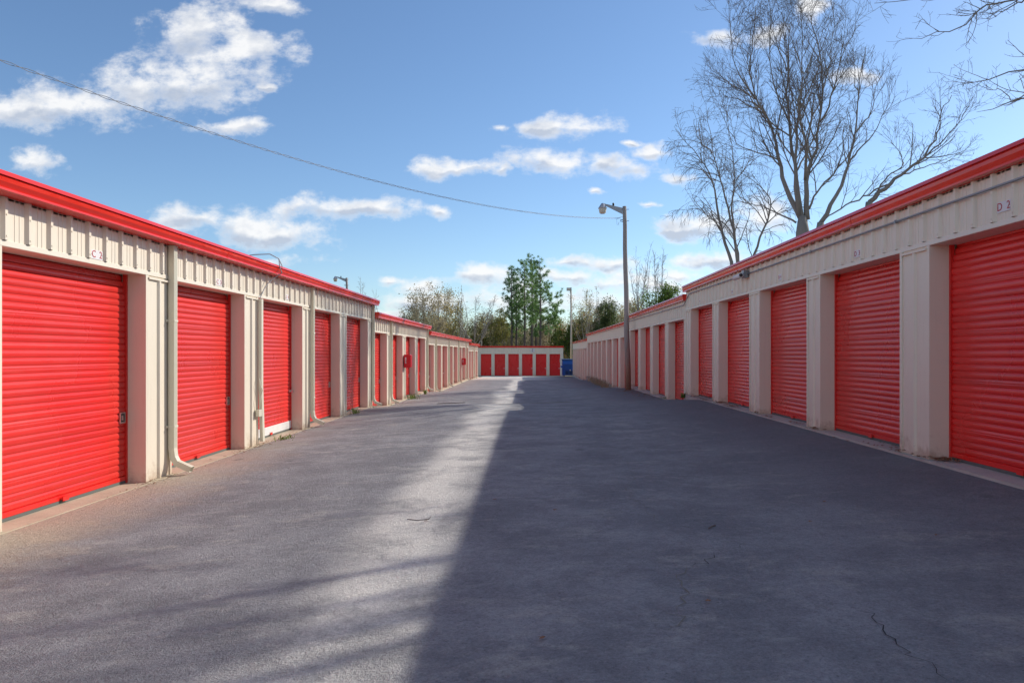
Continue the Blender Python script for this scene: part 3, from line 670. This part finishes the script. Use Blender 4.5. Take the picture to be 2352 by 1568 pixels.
def leaves(tips, n, spread, size, rng, b, elong=1.0):
    tips = np.asarray(tips); idx = rng.integers(0, len(tips), n)
    C = tips[idx] + rng.normal(size=(n, 3)) * spread
    a = rng.normal(size=(n, 3)); a /= np.linalg.norm(a, axis=1)[:, None]
    c = np.cross(a, rng.normal(size=(n, 3))); c /= np.linalg.norm(c, axis=1)[:, None]
    s = (size * rng.uniform(.6, 1.3, n))[:, None]
    V = np.stack([C - a * s * elong, C + c * s * .5, C + a * s * elong, C - c * s * .5], 1).reshape(-1, 3)
    o = len(b.v); b.v += [tuple(x) for x in V.tolist()]; b.f += [(o + 4 * i, o + 4 * i + 1, o + 4 * i + 2, o + 4 * i + 3) for i in range(n)]
BARE = dict(lo=[.2, .12, .1], dens=[2.6, 3.6, 4.0], ang=[(25, 50), (25, 55), (25, 60)], up=[.18, .12, .06], len=[2.3, 1.0, .45], wob=.11, grav=[.06, .04, .02], rmin=.0045)
def bare_tree(label, trunk, limbs, seed, prm, group=None, mt='bark', mtw='twig', cat='tree', name='bare_tree'):
    rng = np.random.default_rng(seed)
    base = tuple(float(x) for x in trunk[0][0]) if trunk else tuple(float(x) for x in limbs[0][0][0])
    t = thing(name, label, cat, base, group)
    if trunk:
        P, r = resample(trunk[0], trunk[1], 12); P[1:-1] += rng.normal(size=(10, 3)) * .02; MB().tube(P, r, 12).build('trunk', mt, t, True)
    out = [[] for _ in prm['len']]
    for lp, lr in limbs:
        P, r = resample(lp, lr, max(8, 3 * len(lp))); P[1:-1] += rng.normal(size=(len(P) - 2, 3)) * .03
        MB().tube(P, r, 8).build('limb', mt, t, True)
        sprout(out, P, r, 0, rng, prm)
    nm = ['branches', 'twigs', 'fine_twigs', 'fine_twigs']
    for i, lst in enumerate(out):
        if not lst: continue
        b = MB()
        for q, rr in lst: b.tube(q, rr, 5 if i == 0 else 3, False)
        b.build(nm[i], mt if i == 0 else mtw, t, kind='stuff')
    return t, out
cS = lambda x, y, d, dy=0.0: W3(1500.6 + .3905 * x, .3905 * y, d + dy) if dy == 0 else W3(1500.6 + .3905 * x, .3905 * y, d + dy)
def limb2(pts, d, r0, r1, spread, rng):
    n = len(pts); dy = rng.uniform(-spread, spread)
    return [W3(1500.6 + .3905 * x, .3905 * y, d + dy * (i / (n - 1)) ** .8) for i, (x, y) in enumerate(pts)], [r1 + (r0 * .72 - r1) * (1 - i / (n - 1)) ** 1.5 for i in range(n)]
rg = np.random.default_rng(5)
D = 30.0
tb = W3(1846, 560, D); tr = [[(tb[0], D, -.3), (tb[0], D, 3.0), W3(1845, 520, D), W3(1843, 497, D)], [.34, .30, .27, .16]]
limbs = [limb2(p, D, a, b, s, rg) for p, a, b, s in [
    ([(870, 1290), (780, 1120), (735, 940), (705, 760), (600, 580), (560, 420), (600, 40)], .17, .015, 2.5),
    ([(875, 1300), (835, 1020), (800, 720), (785, 420), (800, 140)], .16, .015, 1.5),
    ([(905, 1290), (893, 1060), (935, 930), (980, 720), (1000, 400), (925, 90)], .17, .015, 2.0),
    ([(860, 1270), (825, 980), (850, 620), (885, 380), (865, 30)], .12, .012, 3.0),
    ([(893, 1060), (905, 860), (850, 640), (870, 480), (960, 250)], .09, .012, 3.0),
    ([(915, 1230), (960, 1120), (1060, 1020), (1150, 900)], .07, .02, 1.0),
    ([(735, 940), (640, 900), (480, 850), (390, 640)], .05, .010, 2.0),
    ([(705, 760), (640, 650), (520, 520), (340, 430)], .055, .008, 2.5),
    ([(600, 580), (480, 420), (450, 120)], .05, .008, 2.0),
    ([(835, 1020), (900, 900), (960, 760), (1080, 600), (1180, 480)], .06, .008, 3.0),
    ([(800, 720), (720, 560), (680, 300), (700, 60)], .06, .008, 3.0),
    ([(980, 720), (1060, 560), (1100, 350), (1190, 160)], .06, .008, 3.0),
    ([(785, 420), (720, 250), (690, 60)], .04, .008, 2.0),
    ([(930, 930), (900, 760), (1000, 560), (1060, 250), (1060, 20)], .06, .008, 3.0),
    ([(840, 1310), (720, 1240), (600, 1195), (460, 1180)], .06, .010, 1.0)]]
bare_tree('tallest bare tree on the right, thick forked trunk rising behind the near right roof', tr, limbs, 11, dict(BARE, dens=[3.0, 4.6, 5.0], len=[2.3, 1.1, .55], rmin=.005, wob=.09), 'bare trees behind the right row')
D = 28.0
limbs = [limb2(p, D, a, b, s, rg) for p, a, b, s in [
    ([(985, 1310), (1080, 1150), (1150, 950), (1190, 780), (1205, 560), (1250, 280)], .13, .012, 1.5),
    ([(1150, 950), (1260, 830), (1340, 720), (1390, 560)], .05, .008, 2.0),
    ([(1190, 780), (1290, 640), (1320, 480)], .045, .008, 2.0),
    ([(1205, 560), (1180, 420), (1190, 330)], .03, .008, 1.0)]]
b0 = limbs[0][0][0]
bare_tree('slender curved bare tree just right of the tallest tree', [[(b0[0] - .9, D, -.2), (b0[0] - .6, D, 3), tuple(b0)], [.2, .17, .13]], limbs, 12, dict(BARE, len=[1.7, .8, .4], dens=[3.2, 4.2, 5.0], rmin=.005), 'bare trees behind the right row')
D = 26.0
limbs = [limb2(p, D, a, b, s, rg) for p, a, b, s in [
    ([(1270, 1190), (1380, 1085), (1450, 1030), (1590, 930), (1670, 800), (1690, 660), (1755, 560)], .12, .01, 1.0),
    ([(1290, 1170), (1350, 1060), (1490, 960), (1440, 870), (1400, 840)], .05, .008, 1.0),
    ([(1590, 930), (1700, 830), (1800, 720), (1860, 620)], .045, .008, 1.5),
    ([(1450, 1030), (1560, 1000), (1680, 960), (1800, 930)], .04, .008, 1.5),
    ([(1000, 1300), (1120, 1210), (1250, 1150), (1380, 1085)], .03, .03, .2)]]
b0 = limbs[0][0][0]
bare_tree('bare tree leaning far to the right above the near right roof', [[(b0[0] - 1.2, D, -.2), (b0[0] - .7, D, 3), tuple(b0)], [.2, .16, .12]], limbs, 13, dict(BARE, len=[1.4, .75, .35], dens=[3.6, 4.6, 5.0], rmin=.0045, up=[.05, .05, .03]), 'bare trees behind the right row')
D = 40.0
limbs = [limb2(p, D, a, b, s, rg) for p, a, b, s in [
    ([(500, 1760), (455, 1540), (395, 1340), (370, 1150), (330, 990), (210, 860), (130, 760)], .17, .012, 2.0),
    ([(510, 1760), (500, 1520), (455, 1280), (400, 1090), (345, 900), (320, 650)], .17, .012, 2.0),
    ([(510, 1760), (495, 1500), (450, 1230), (490, 1060), (465, 900), (430, 650)], .13, .012, 2.0),
    ([(520, 1760), (590, 1500), (660, 1320), (715, 1190), (600, 1060), (480, 1000)], .13, .012, 2.0),
    ([(490, 1060), (560, 960), (600, 880)], .05, .01, 2.0), ([(395, 1340), (300, 1250), (230, 1160)], .05, .01, 2.0),
    ([(660, 1320), (740, 1250), (790, 1180)], .05, .01, 2.0), ([(345, 900), (260, 820), (240, 700)], .05, .01, 2.0)]]
b0 = limbs[0][0][0]
bare_tree('smaller multi-stemmed bare tree with drooping twigs, left of the tallest tree', [[(b0[0] + .5, D, -.5), tuple(b0)], [.3, .17]], limbs, 14,
          dict(BARE, len=[2.3, 1.25, .6], dens=[2.6, 3.2, 3.4], up=[.05, -.05, -.15], grav=[-.05, -.14, -.18], rmin=.007), 'bare trees behind the right row')
# tree standing out of frame on the right, whose limbs hang into the picture and shade the lane
def pl(pts, ds, r0, r1): return [cS(x, y, d) for (x, y), d in zip(pts, ds)], list(np.linspace(r0, r1, len(pts)))
tbx, tby = 12.9, 12.6
lim = [pl([(2600, -150), (2180, 10), (1960, 20), (1790, 170), (1640, 215), (1480, 225)], [14.0, 13.5, 13, 13, 13, 13], .020, .003),
       pl([(2600, 200), (2180, 400), (1960, 480), (1790, 500)], [14, 13, 13, 13], .018, .003),
       pl([(2600, 420), (2180, 590), (2060, 620), (1900, 660)], [14, 13.2, 13, 13], .020, .003),
       pl([(2300, -200), (2000, -60), (1700, -20), (1300, 20)], [14, 13.4, 13, 13], .022, .004),
       pl([(2200, -20), (2080, 60), (1960, 110)], [13.5, 13.2, 13], .015, .004),
       pl([(2180, 560), (2080, 570), (1960, 500)], [13.1, 13.2, 13], .012, .004)]
rr = np.random.default_rng(8)
for k in range(26):
    an = rr.uniform(0, 6.28); e = rr.uniform(.35, 1.2); l = rr.uniform(3, 5.2); o = np.array((tbx, tby, rr.uniform(5, 8)))
    if math.cos(an) < 0 and math.sin(an) > 0.0 and e < .9: an = -an
    dv = np.array((math.cos(an) * math.cos(e), math.sin(an) * math.cos(e), math.sin(e)))
    lim.append(([o, o + dv * l * .35, o + dv * l * .7 + (0, 0, .3), o + dv * l + (0, 0, .9)], [.07, .04, .02, .006]))
bare_tree('bare overhanging tree at the right frame edge, only its twiggy branch tips in view', [[(tbx, tby, 0), (tbx, tby, 5), (tbx, tby, 9)], [.45, .36, .22]], lim, 15,
          dict(BARE, len=[.9, .34, .14], dens=[4.0, 6.0, 6.0], ang=[(20, 45), (40, 75), (40, 70)], up=[.02, .03, .02], rmin=.003), 'bare trees behind the right row')

def rough_tree(label, x, d, ytop, spread, seed, leafm, nleaf, kind='mixed', group=None, lean=0.0, fork=.35, nl=7, mt='bark', mtw='twig', leaf=.105, name='tree', base=None):
    """upright tree; frame x and top, depth d, half spread in metres"""
    rng = np.random.default_rng(seed); top = W3(x, ytop, d); gx_ = top[0] - lean; g = gz(gx_, d) if base is None else base; H = top[2] - g
    fz = g + H * fork
    P0 = np.array((gx_, d, g)); F0 = np.array((gx_ + lean * .2, d, fz))
    limbs = []
    for i in range(nl):
        an = 2 * math.pi * (i + rng.random() * .6) / nl; s = spread * rng.uniform(.25, 1.0) if i else 0.1
        hh = H * (1 - fork) * (1.0 if i == 0 else rng.uniform(.65, .98))
        tip = F0 + np.array((math.cos(an) * s + lean * .8, math.sin(an) * s, hh))
        st = P0 + (F0 - P0) * rng.uniform(.75, 1.0) if i else F0
        mid = st * .55 + tip * .45 + np.array((math.cos(an) * s * .3, math.sin(an) * s * .3, -hh * .08)) + rng.normal(size=3) * .04 * H
        limbs.append(([st, mid, tip], [.0065 * H, .0035 * H, .006]))
    sl_ = spread / 3
    prm = dict(lo=[.2, .15], dens=[2.2 / max(.6, sl_), 2.6 / max(.6, sl_)], ang=[(30, 60), (25, 60)], up=[.15, .1], len=[1.5 * sl_, .8 * sl_], wob=.13, grav=[.05, .02], rmin=.011 * d / 90)
    t, out = bare_tree(label, [[tuple(P0 - (0, 0, .3)), tuple(P0 * .5 + F0 * .5), tuple(F0)], [.012 * H + .03, .010 * H + .02, .008 * H]], limbs, seed, prm, group, mt, mtw, 'tree', name)
    tips = np.array([q[j] for l in out for q, _ in l for j in (-1, len(q) // 2)])
    if nleaf and len(tips):
        ms = leafm if isinstance(leafm, (list, tuple)) else [leafm]
        cs = rng.normal(size=(len(ms), 3)); pick = np.argmax((tips - F0) @ cs.T + rng.normal(size=(len(tips), len(ms))) * 1.0, axis=1)
        for i, mname in enumerate(ms):
            tp = tips[pick == i]
            if len(tp) < 3: continue
            b = MB(); leaves(tp, int(nleaf * len(tp) / len(tips)), .22 * sl_ + .12, leaf, rng, b); b.build('foliage', mname, t, kind='stuff')
    return t
G1 = 'thin autumn trees beyond the far building'
rough_tree('large half-bare autumn tree with olive and gold leaves above the far left roofs', 985, 86, 656, 3.0, 21, ['tan', 'olive', 'tan', 'gold'], 5200, group=G1, nl=11, fork=.3)
rough_tree('gold-leaved autumn tree to the right of the large half-bare one', 1030, 92, 676, 2.3, 22, ['gold', 'tan', 'olive', 'tan'], 4000, group=G1, nl=8)
rough_tree('dark bare tree forking low above the left end of the far building', 1090, 90, 684, 2.9, 23, 'tan', 160, group=G1, nl=9, fork=.42)
rough_tree('slender bare tree leaning right, above the far building doors', 1136, 88, 680, 1.6, 24, 'tan', 0, group=G1, lean=1.9, nl=5, fork=.5)
rough_tree('thin pale straight trunk between the autumn trees on the left', 1058, 89, 655, .7, 25, 'tan', 60, group=G1, mt='twig_grey', mtw='twig_grey', nl=4)
rough_tree('greyish olive tree just left of the tall pines', 1150, 96, 716, 1.7, 26, ['olive', 'dkgreen', 'tan'], 4200, group=G1, nl=7)
rough_tree('low olive tree at the far left of the tree line', 945, 88, 700, 1.6, 27, ['olive', 'tan'], 1800, group=G1, nl=6)
rough_tree('small bare tree whose top shows beside the distant left lamp', 826, 60, 636, 1.2, 28, 'tan', 0, group=G1, nl=5, lean=.2, mtw='twig_grey', mt='twig_grey')
rough_tree('small bare tree leaning over the left roof end, right of the distant lamp', 862, 62, 664, 1.0, 29, 'tan', 0, group=G1, nl=4, lean=.6, mtw='twig_grey', mt='twig_grey')
rough_tree('pale bare tree right of the floodlight pole', 1343, 105, 672, 2.0, 30, ['olive', 'tan'], 1100, group=G1, nl=8, mtw='twig_grey', mt='twig_grey')
rough_tree('thin bare tree, second to the right of the floodlight pole', 1369, 108, 664, 1.3, 31, 'tan', 160, group=G1, nl=6, mtw='twig_grey', mt='twig_grey')
rough_tree('dark green vine-covered tree over the third right building', 1398, 92, 690, 1.7, 32, ['dkgreen', 'dkgreen', 'tan'], 9000, group=G1, nl=8, fork=.2)
rough_tree('grey-brown tangled tree between the vine-covered tree and the wooden pole', 1425, 96, 706, 1.8, 33, ['tan', 'tan'], 3500, group=G1, nl=7)
rough_tree('tall vase-shaped bare tree rising over the second right building', 1492, 72, 566, 2.2, 34, 'tan', 0, group=G1, nl=14, fork=.28, mtw='twig_grey')
rough_tree('bright green bush-like tree below the vase-shaped bare tree', 1528, 68, 660, 1.6, 35, ['green', 'green'], 9000, group=G1, nl=8, fork=.3)
rough_tree('brown-leaved small tree between wooden pole and green bush-like tree', 1468, 80, 690, 1.3, 36, ['tan', 'rust', 'olive'], 3600, group=G1, nl=7)
# pines
def pine(x, d, ytop, seed, label, lowfrac=.35, right=0.0, wd=1.5):
    rng = np.random.default_rng(seed); top = W3(x, ytop, d); g = -1.1; H = top[2] - g
    t = thing('pine_tree', label, 'pine tree', (float(top[0]), d, g), 'tall pines behind the far building')
    MB().tube([(top[0], d, g - .3), (top[0] + .1, d, g + H * .5), (top[0], d, g + H)], [.19, .13, .03], 8).build('trunk', 'pinebark', t, True)
    br = MB(); tips = []
    n = int(H * 4.0)
    for i in range(n):
        f = lowfrac + (1 - lowfrac) * (i + rng.random()) / n; an = rng.uniform(0, 6.28)
        ll = 1.25 * wd * (1.05 - f) ** .55 * rng.uniform(.5, 1.25) * (.55 + .45 * min(1, (f - lowfrac) * 5 + .3))
        if right and math.cos(an) > 0.2 and f < .72: ll *= right
        p = np.array((top[0], d, g + H * f)); dv = np.array((math.cos(an), math.sin(an), .35 + .4 * f)); q = [p, p + dv * ll * .5, p + dv * ll + (0, 0, ll * .15)]
        br.tube(q, [.035, .025, .012], 4, False)
        for k in range(max(2, int(ll * 3.6))):
            s = rng.uniform(.35, 1.05); tips.append(p + dv * ll * s + rng.normal(size=3) * .16 * (1 + s) + (0, 0, .1))
    br.build('branches', 'pinebark', t, kind='stuff')
    b = MB()
    for c in tips:
        rs = rng.uniform(.24, .40); m = 30
        dirs = rng.normal(size=(m, 3)) + (0, 0, .5); dirs /= np.linalg.norm(dirs, axis=1)[:, None]
        for dv in dirs:
            s = np.cross(dv, rng.normal(size=3)); s = s / np.linalg.norm(s) * rs * .075; e = c + dv * rs
            o = len(b.v); b.v += [tuple(c - s), tuple(c + s), tuple(e + s * .5), tuple(e - s * .5)]; b.f.append((o, o + 1, o + 2, o + 3))
    b.build('needles', 'needle', t, kind='stuff')
pine(1174, 100, 618, 41, 'leftmost tall green pine of the cluster', .38, wd=1.5)
pine(1185, 106, 640, 42, 'shorter pine second from the left in the cluster', .34, wd=1.1)
pine(1204, 101, 603, 43, 'full-crowned pine third from the left in the cluster', .36, wd=1.7)
pine(1221, 104, 594, 44, 'tallest pine in the middle of the cluster', .40, wd=1.6)
pine(1230, 110, 640, 45, 'thin pine half hidden behind the tallest one', .36, wd=1.0)
pine(1240, 99, 600, 46, 'right-hand pine with long limbs reaching right', .30, right=1.9, wd=1.7)
pine(1275, 120, 700, 47, 'small low pine between the cluster and the floodlight pole', .2, wd=1.6)
# lower belt of mixed growth behind
rng = np.random.default_rng(77)
kinds = [('olive scrub tree', ['olive', 'tan']), ('rust brown scrub tree', ['rust', 'tan']), ('golden scrub tree', ['gold', 'olive']), ('green scrub tree', ['green', 'olive']), ('grey bare scrub tree', ['tan'])]
for i in range(30):
    x = 935 + i * 18.5 + rng.uniform(-6, 6); d = float(rng.uniform(108, 128)); k = int(rng.integers(0, 5)); yt = rng.uniform(722, 762) if x < 1330 else rng.uniform(705, 745)
    if x < 1095: pos = 'above the left roofs, ' + ('at the line\'s left end' if x < 962 else 'near the leftmost roof step' if x < 1000 else 'under the half-bare autumn trees' if x < 1050 else 'beside the dark forked tree')
    elif x < 1297: pos = 'behind the far building, over its ' + ('first', 'second', 'third', 'fourth', 'fifth', 'sixth')[int(min(5, (x - 1095) / 33))] + ' door'
    elif x < 1345: pos = 'beside the floodlight pole'
    else: pos = 'over the right roofs, ' + ('beside the pale bare tree' if x < 1368 else 'under the vine-covered tree' if x < 1400 else 'left of the wooden pole' if x < 1440 else 'right of the wooden pole')
    rough_tree(('taller ' if yt < 738 else 'low ') + kinds[k][0] + ' ' + pos, x, d, yt, rng.uniform(2.2, 3.4), 100 + i, kinds[k][1], 5200 if k != 4 else 1300,
               group='belt of scrub trees behind the far building', nl=8, fork=.12, mtw='twig' if i % 3 else 'twig_grey', mt='bark', leaf=.125, name='scrub_tree')
b = [MB(), MB(), MB()]
for i in range(34000):
    x = rng.uniform(-42, 48); d = rng.uniform(134, 150); z = -1.1 + abs(rng.normal()) * 2.0 + rng.random() * 2.4
    if z > 5.6 + 1.2 * math.sin(x * .35) + .8 * math.sin(x * .9 + 2): continue
    c = np.array((x, d, z)); a = unit(rng.normal(size=3)); e = unit(np.cross(a, rng.normal(size=3))); s = rng.uniform(.15, .36)
    q = b[int((math.sin(x * .6 + z) + math.sin(x * .23) + 2 + rng.normal() * .6) / 4 * 3) % 3]; o = len(q.v)
    q.v += [tuple(c - a * s), tuple(c + e * s * .6), tuple(c + a * s), tuple(c - e * s * .6)]; q.f.append((o, o + 1, o + 2, o + 3))
t = thing('far_woodland', 'hazy mass of far brush and woodland closing the view behind the scrub trees', 'woodland', (0, 140, -1.1)); t['kind'] = 'stuff'
for q, mn in zip(b, ('tan', 'olive', 'rust')): q.build('foliage', mn, t, kind='stuff')

# ---------------------------------------------------------------- litter, weeds, cracks
rng = np.random.default_rng(9)
def leafshape(b, c, s, rz, rng):
    pts = []
    for k, (rad, an) in enumerate(((1, 0), (.35, 35), (.8, 60), (.35, 95), (.7, 130), (.3, 180), (.7, 230), (.35, 265), (.8, 300), (.35, 325))):
        an = R(an) + rz; pts.append((c[0] + math.cos(an) * rad * s, c[1] + math.sin(an) * rad * s, c[2] + .004 + abs(math.sin(an * 1.5)) * s * .35))
    o = len(b.v); b.v += pts + [(c[0], c[1], c[2] + .012)]; b.f += [(o + i, o + (i + 1) % 10, o + 10) for i in range(10)]
def litter(label, pts, spread, n, s0=.02, s1=.045):
    b = MB()
    for i in range(n):
        p = pts[int(rng.integers(0, len(pts)))]; x = p[0] + rng.normal() * spread[0]; y = p[1] + rng.normal() * spread[1]
        leafshape(b, (x, y, p[2] + abs(rng.normal()) * .01), rng.uniform(s0, s1), rng.uniform(0, 6.28), rng)
    o = b.build('leaf_litter', 'deadleaf', kind='stuff'); tag(o, label, 'leaf litter'); return o
litter('brown dead leaves caught against the right door slabs', [(XR - .02 + rng.uniform(-.1, .12), y, .405) for y in np.r_[rng.uniform(4, 21, 30), 8.3, 8.35, 11.45, 14.4, 17.5]], (.06, .10), 420)
litter('heap of brown dead leaves in the corner of the nearest right door', [(XR + .13, 8.08, .40), (XR + .08, 8.15, .40)], (.05, .06), 60)
litter('dead leaves scattered round the foot of the wooden light pole', [(4.2, 30.8, .03), (3.9, 30, .03), (4.1, 29, .04), (4.2, 27, .04)], (.25, .7), 150, .03, .07)
litter('few dead leaves and grit along the left slabs', [(-4.60, y, .01) for y in (8.9, 12.0, 12.6, 14.5, 18.3, 21.9)], (.07, .5), 300, .010, .03)
for i, (x, y, lab) in enumerate([(978, 1199, 'curled brown leaf on the sunlit asphalt strip'), (1136, 1149, 'small tan leaf on the lane just inside the shade edge'), (1275, 1173, 'orange brown leaf in the middle of the shaded lane'),
                                 (1894, 1154, 'dark curled leaf on the lane before the second right door'), (1947, 1014, 'reddish oak leaf near the slab under the second right door'),
                                 (1916, 1006, 'brown oak leaf left of the reddish one by the second right door'), (1626, 1384, 'dark leaf on the lower right asphalt'), (1246, 1469, 'rusty leaf flat on the lane near the bottom edge'),
                                 (2150, 1231, 'small dark leaf on the lane below the nearest right door'), (1860, 1200, 'brown leaf lying right of the long twig')]):
    p = gpt(x, y, .004); b = MB(); leafshape(b, (0, 0, 0), .028 if y > 1100 else .042, i * 1.3, rng); o = b.build('fallen_leaf', 'deadleaf'); o.location = p; tag(o, lab, 'leaf', 'single fallen leaves on the lane')
def stick(label, pts, r):
    t = MB().tube([tuple(gpt(x, y, r)) for x, y in pts], r, 5).build('twig', 'twig'); tag(t, label, 'twig')
stick('long thin stick lying on the lane by the left row', [(1005, 927), (1030, 926), (1048, 926), (1068, 924.5)], .012)
stick('short forked twig on the shaded asphalt', [(1628, 1214), (1634, 1210), (1643, 1207)], .006)
stick('thin pale curled wire scrap on the sunlit strip', [(935, 1192), (960, 1195), (985, 1192), (990, 1186)], .003)
def ribbon(name, pts, wd, mat, label=None):
    b = MB(); P = []
    for i in range(len(pts) - 1):
        A_, B_ = gpt(*pts[i], .004), gpt(*pts[i + 1], .004); m = max(2, int((B_ - A_).length / .05))
        for k in range(m): P.append(A_.lerp(B_, k / m) + Vector((rng.normal() * .022, rng.normal() * .02, 0)))
    P.append(gpt(*pts[-1], .004))
    for i, p in enumerate(P):
        d_ = (P[min(i + 1, len(P) - 1)] - P[max(i - 1, 0)]).normalized(); s = Vector((-d_.y, d_.x, 0)) * wd * rng.uniform(.1, .9) * (0.15 if i in (0, len(P) - 1) else 1)
        for q in (p - s, p + s): b.v.append((q.x, q.y, gz(q.x, q.y) + .005))
    b.f = [(2 * i, 2 * i + 1, 2 * i + 3, 2 * i + 2) for i in range(len(P) - 1)]
    b.build(name, mat, kind='structure')
ribbon('asphalt_crack', [(1585, 1300), (1565, 1330), (1580, 1370), (1545, 1410), (1540, 1440)], .006, 'palecrack')
ribbon('asphalt_crack', [(1440, 1060), (1455, 1100), (1440, 1130), (1480, 1160), (1500, 1190)], .005, 'palecrack')
ribbon('asphalt_crack', [(1585, 1300), (1620, 1285), (1660, 1262), (1720, 1248)], .004, 'crack')
ribbon('asphalt_crack', [(1990, 1400), (2060, 1470), (2110, 1520), (2180, 1566)], .004, 'crack')
ribbon('asphalt_crack', [(1440, 1130), (1380, 1128), (1330, 1132)], .003, 'crack')
def weed(p, h, n, spread, label, mat='green', name='weed', cat='weed', stuff=False):
    b = MB()
    for i in range(n):
        c = np.array(p) + (rng.normal() * spread[0], rng.normal() * spread[1], 0); an = rng.uniform(0, 6.28); l = h * rng.uniform(.4, 1); wv = .006 + .012 * l
        dx, dy = math.cos(an), math.sin(an); t1 = c + (dx * l * .3, dy * l * .3, l * .7); t2 = c + (dx * l * .7, dy * l * .7, l); s = np.array((-dy, dx, 0)) * wv
        o = len(b.v); b.v += [tuple(c - s), tuple(c + s), tuple(t1 + s), tuple(t1 - s), tuple(t2)]; b.f += [(o, o + 1, o + 2, o + 3), (o + 3, o + 2, o + 4)]
    o = b.build(name, mat); tag(o, label, cat)
    if stuff: o['kind'] = 'stuff'
weed((-4.50, 13.4, .0), .10, 40, (.08, .12), 'small green weed at the slab below the white-railed door')
weed((-4.56, 19.0, .0), .16, 45, (.06, .2), 'green weed tuft at the fifth left door slab')
weed((-4.45, 27.9, -.18), .22, 60, (.12, .25), 'green weed below the nearer red fire cabinet')
weed((-4.45, 31.0, -.18), .22, 60, (.02, .03), 'green weed farther along the second left building')
weed((4.38, 20.9, .3), .16, 70, (.03, .05), 'small weed at the foot of the step in the right row')
weed((4.38, 24.1, .07), .10, 20, (.1, .2), 'tiny green weed by the second right building', )
weed((4.15, 44, -.34), .38, 500, (.14, 4.0), 'strip of dry tan weeds along the foot of the third right building', 'tan', 'dry_weeds', 'weeds', True)
for o in bpy.data.objects:
    if '_base' in o: del o['_base']
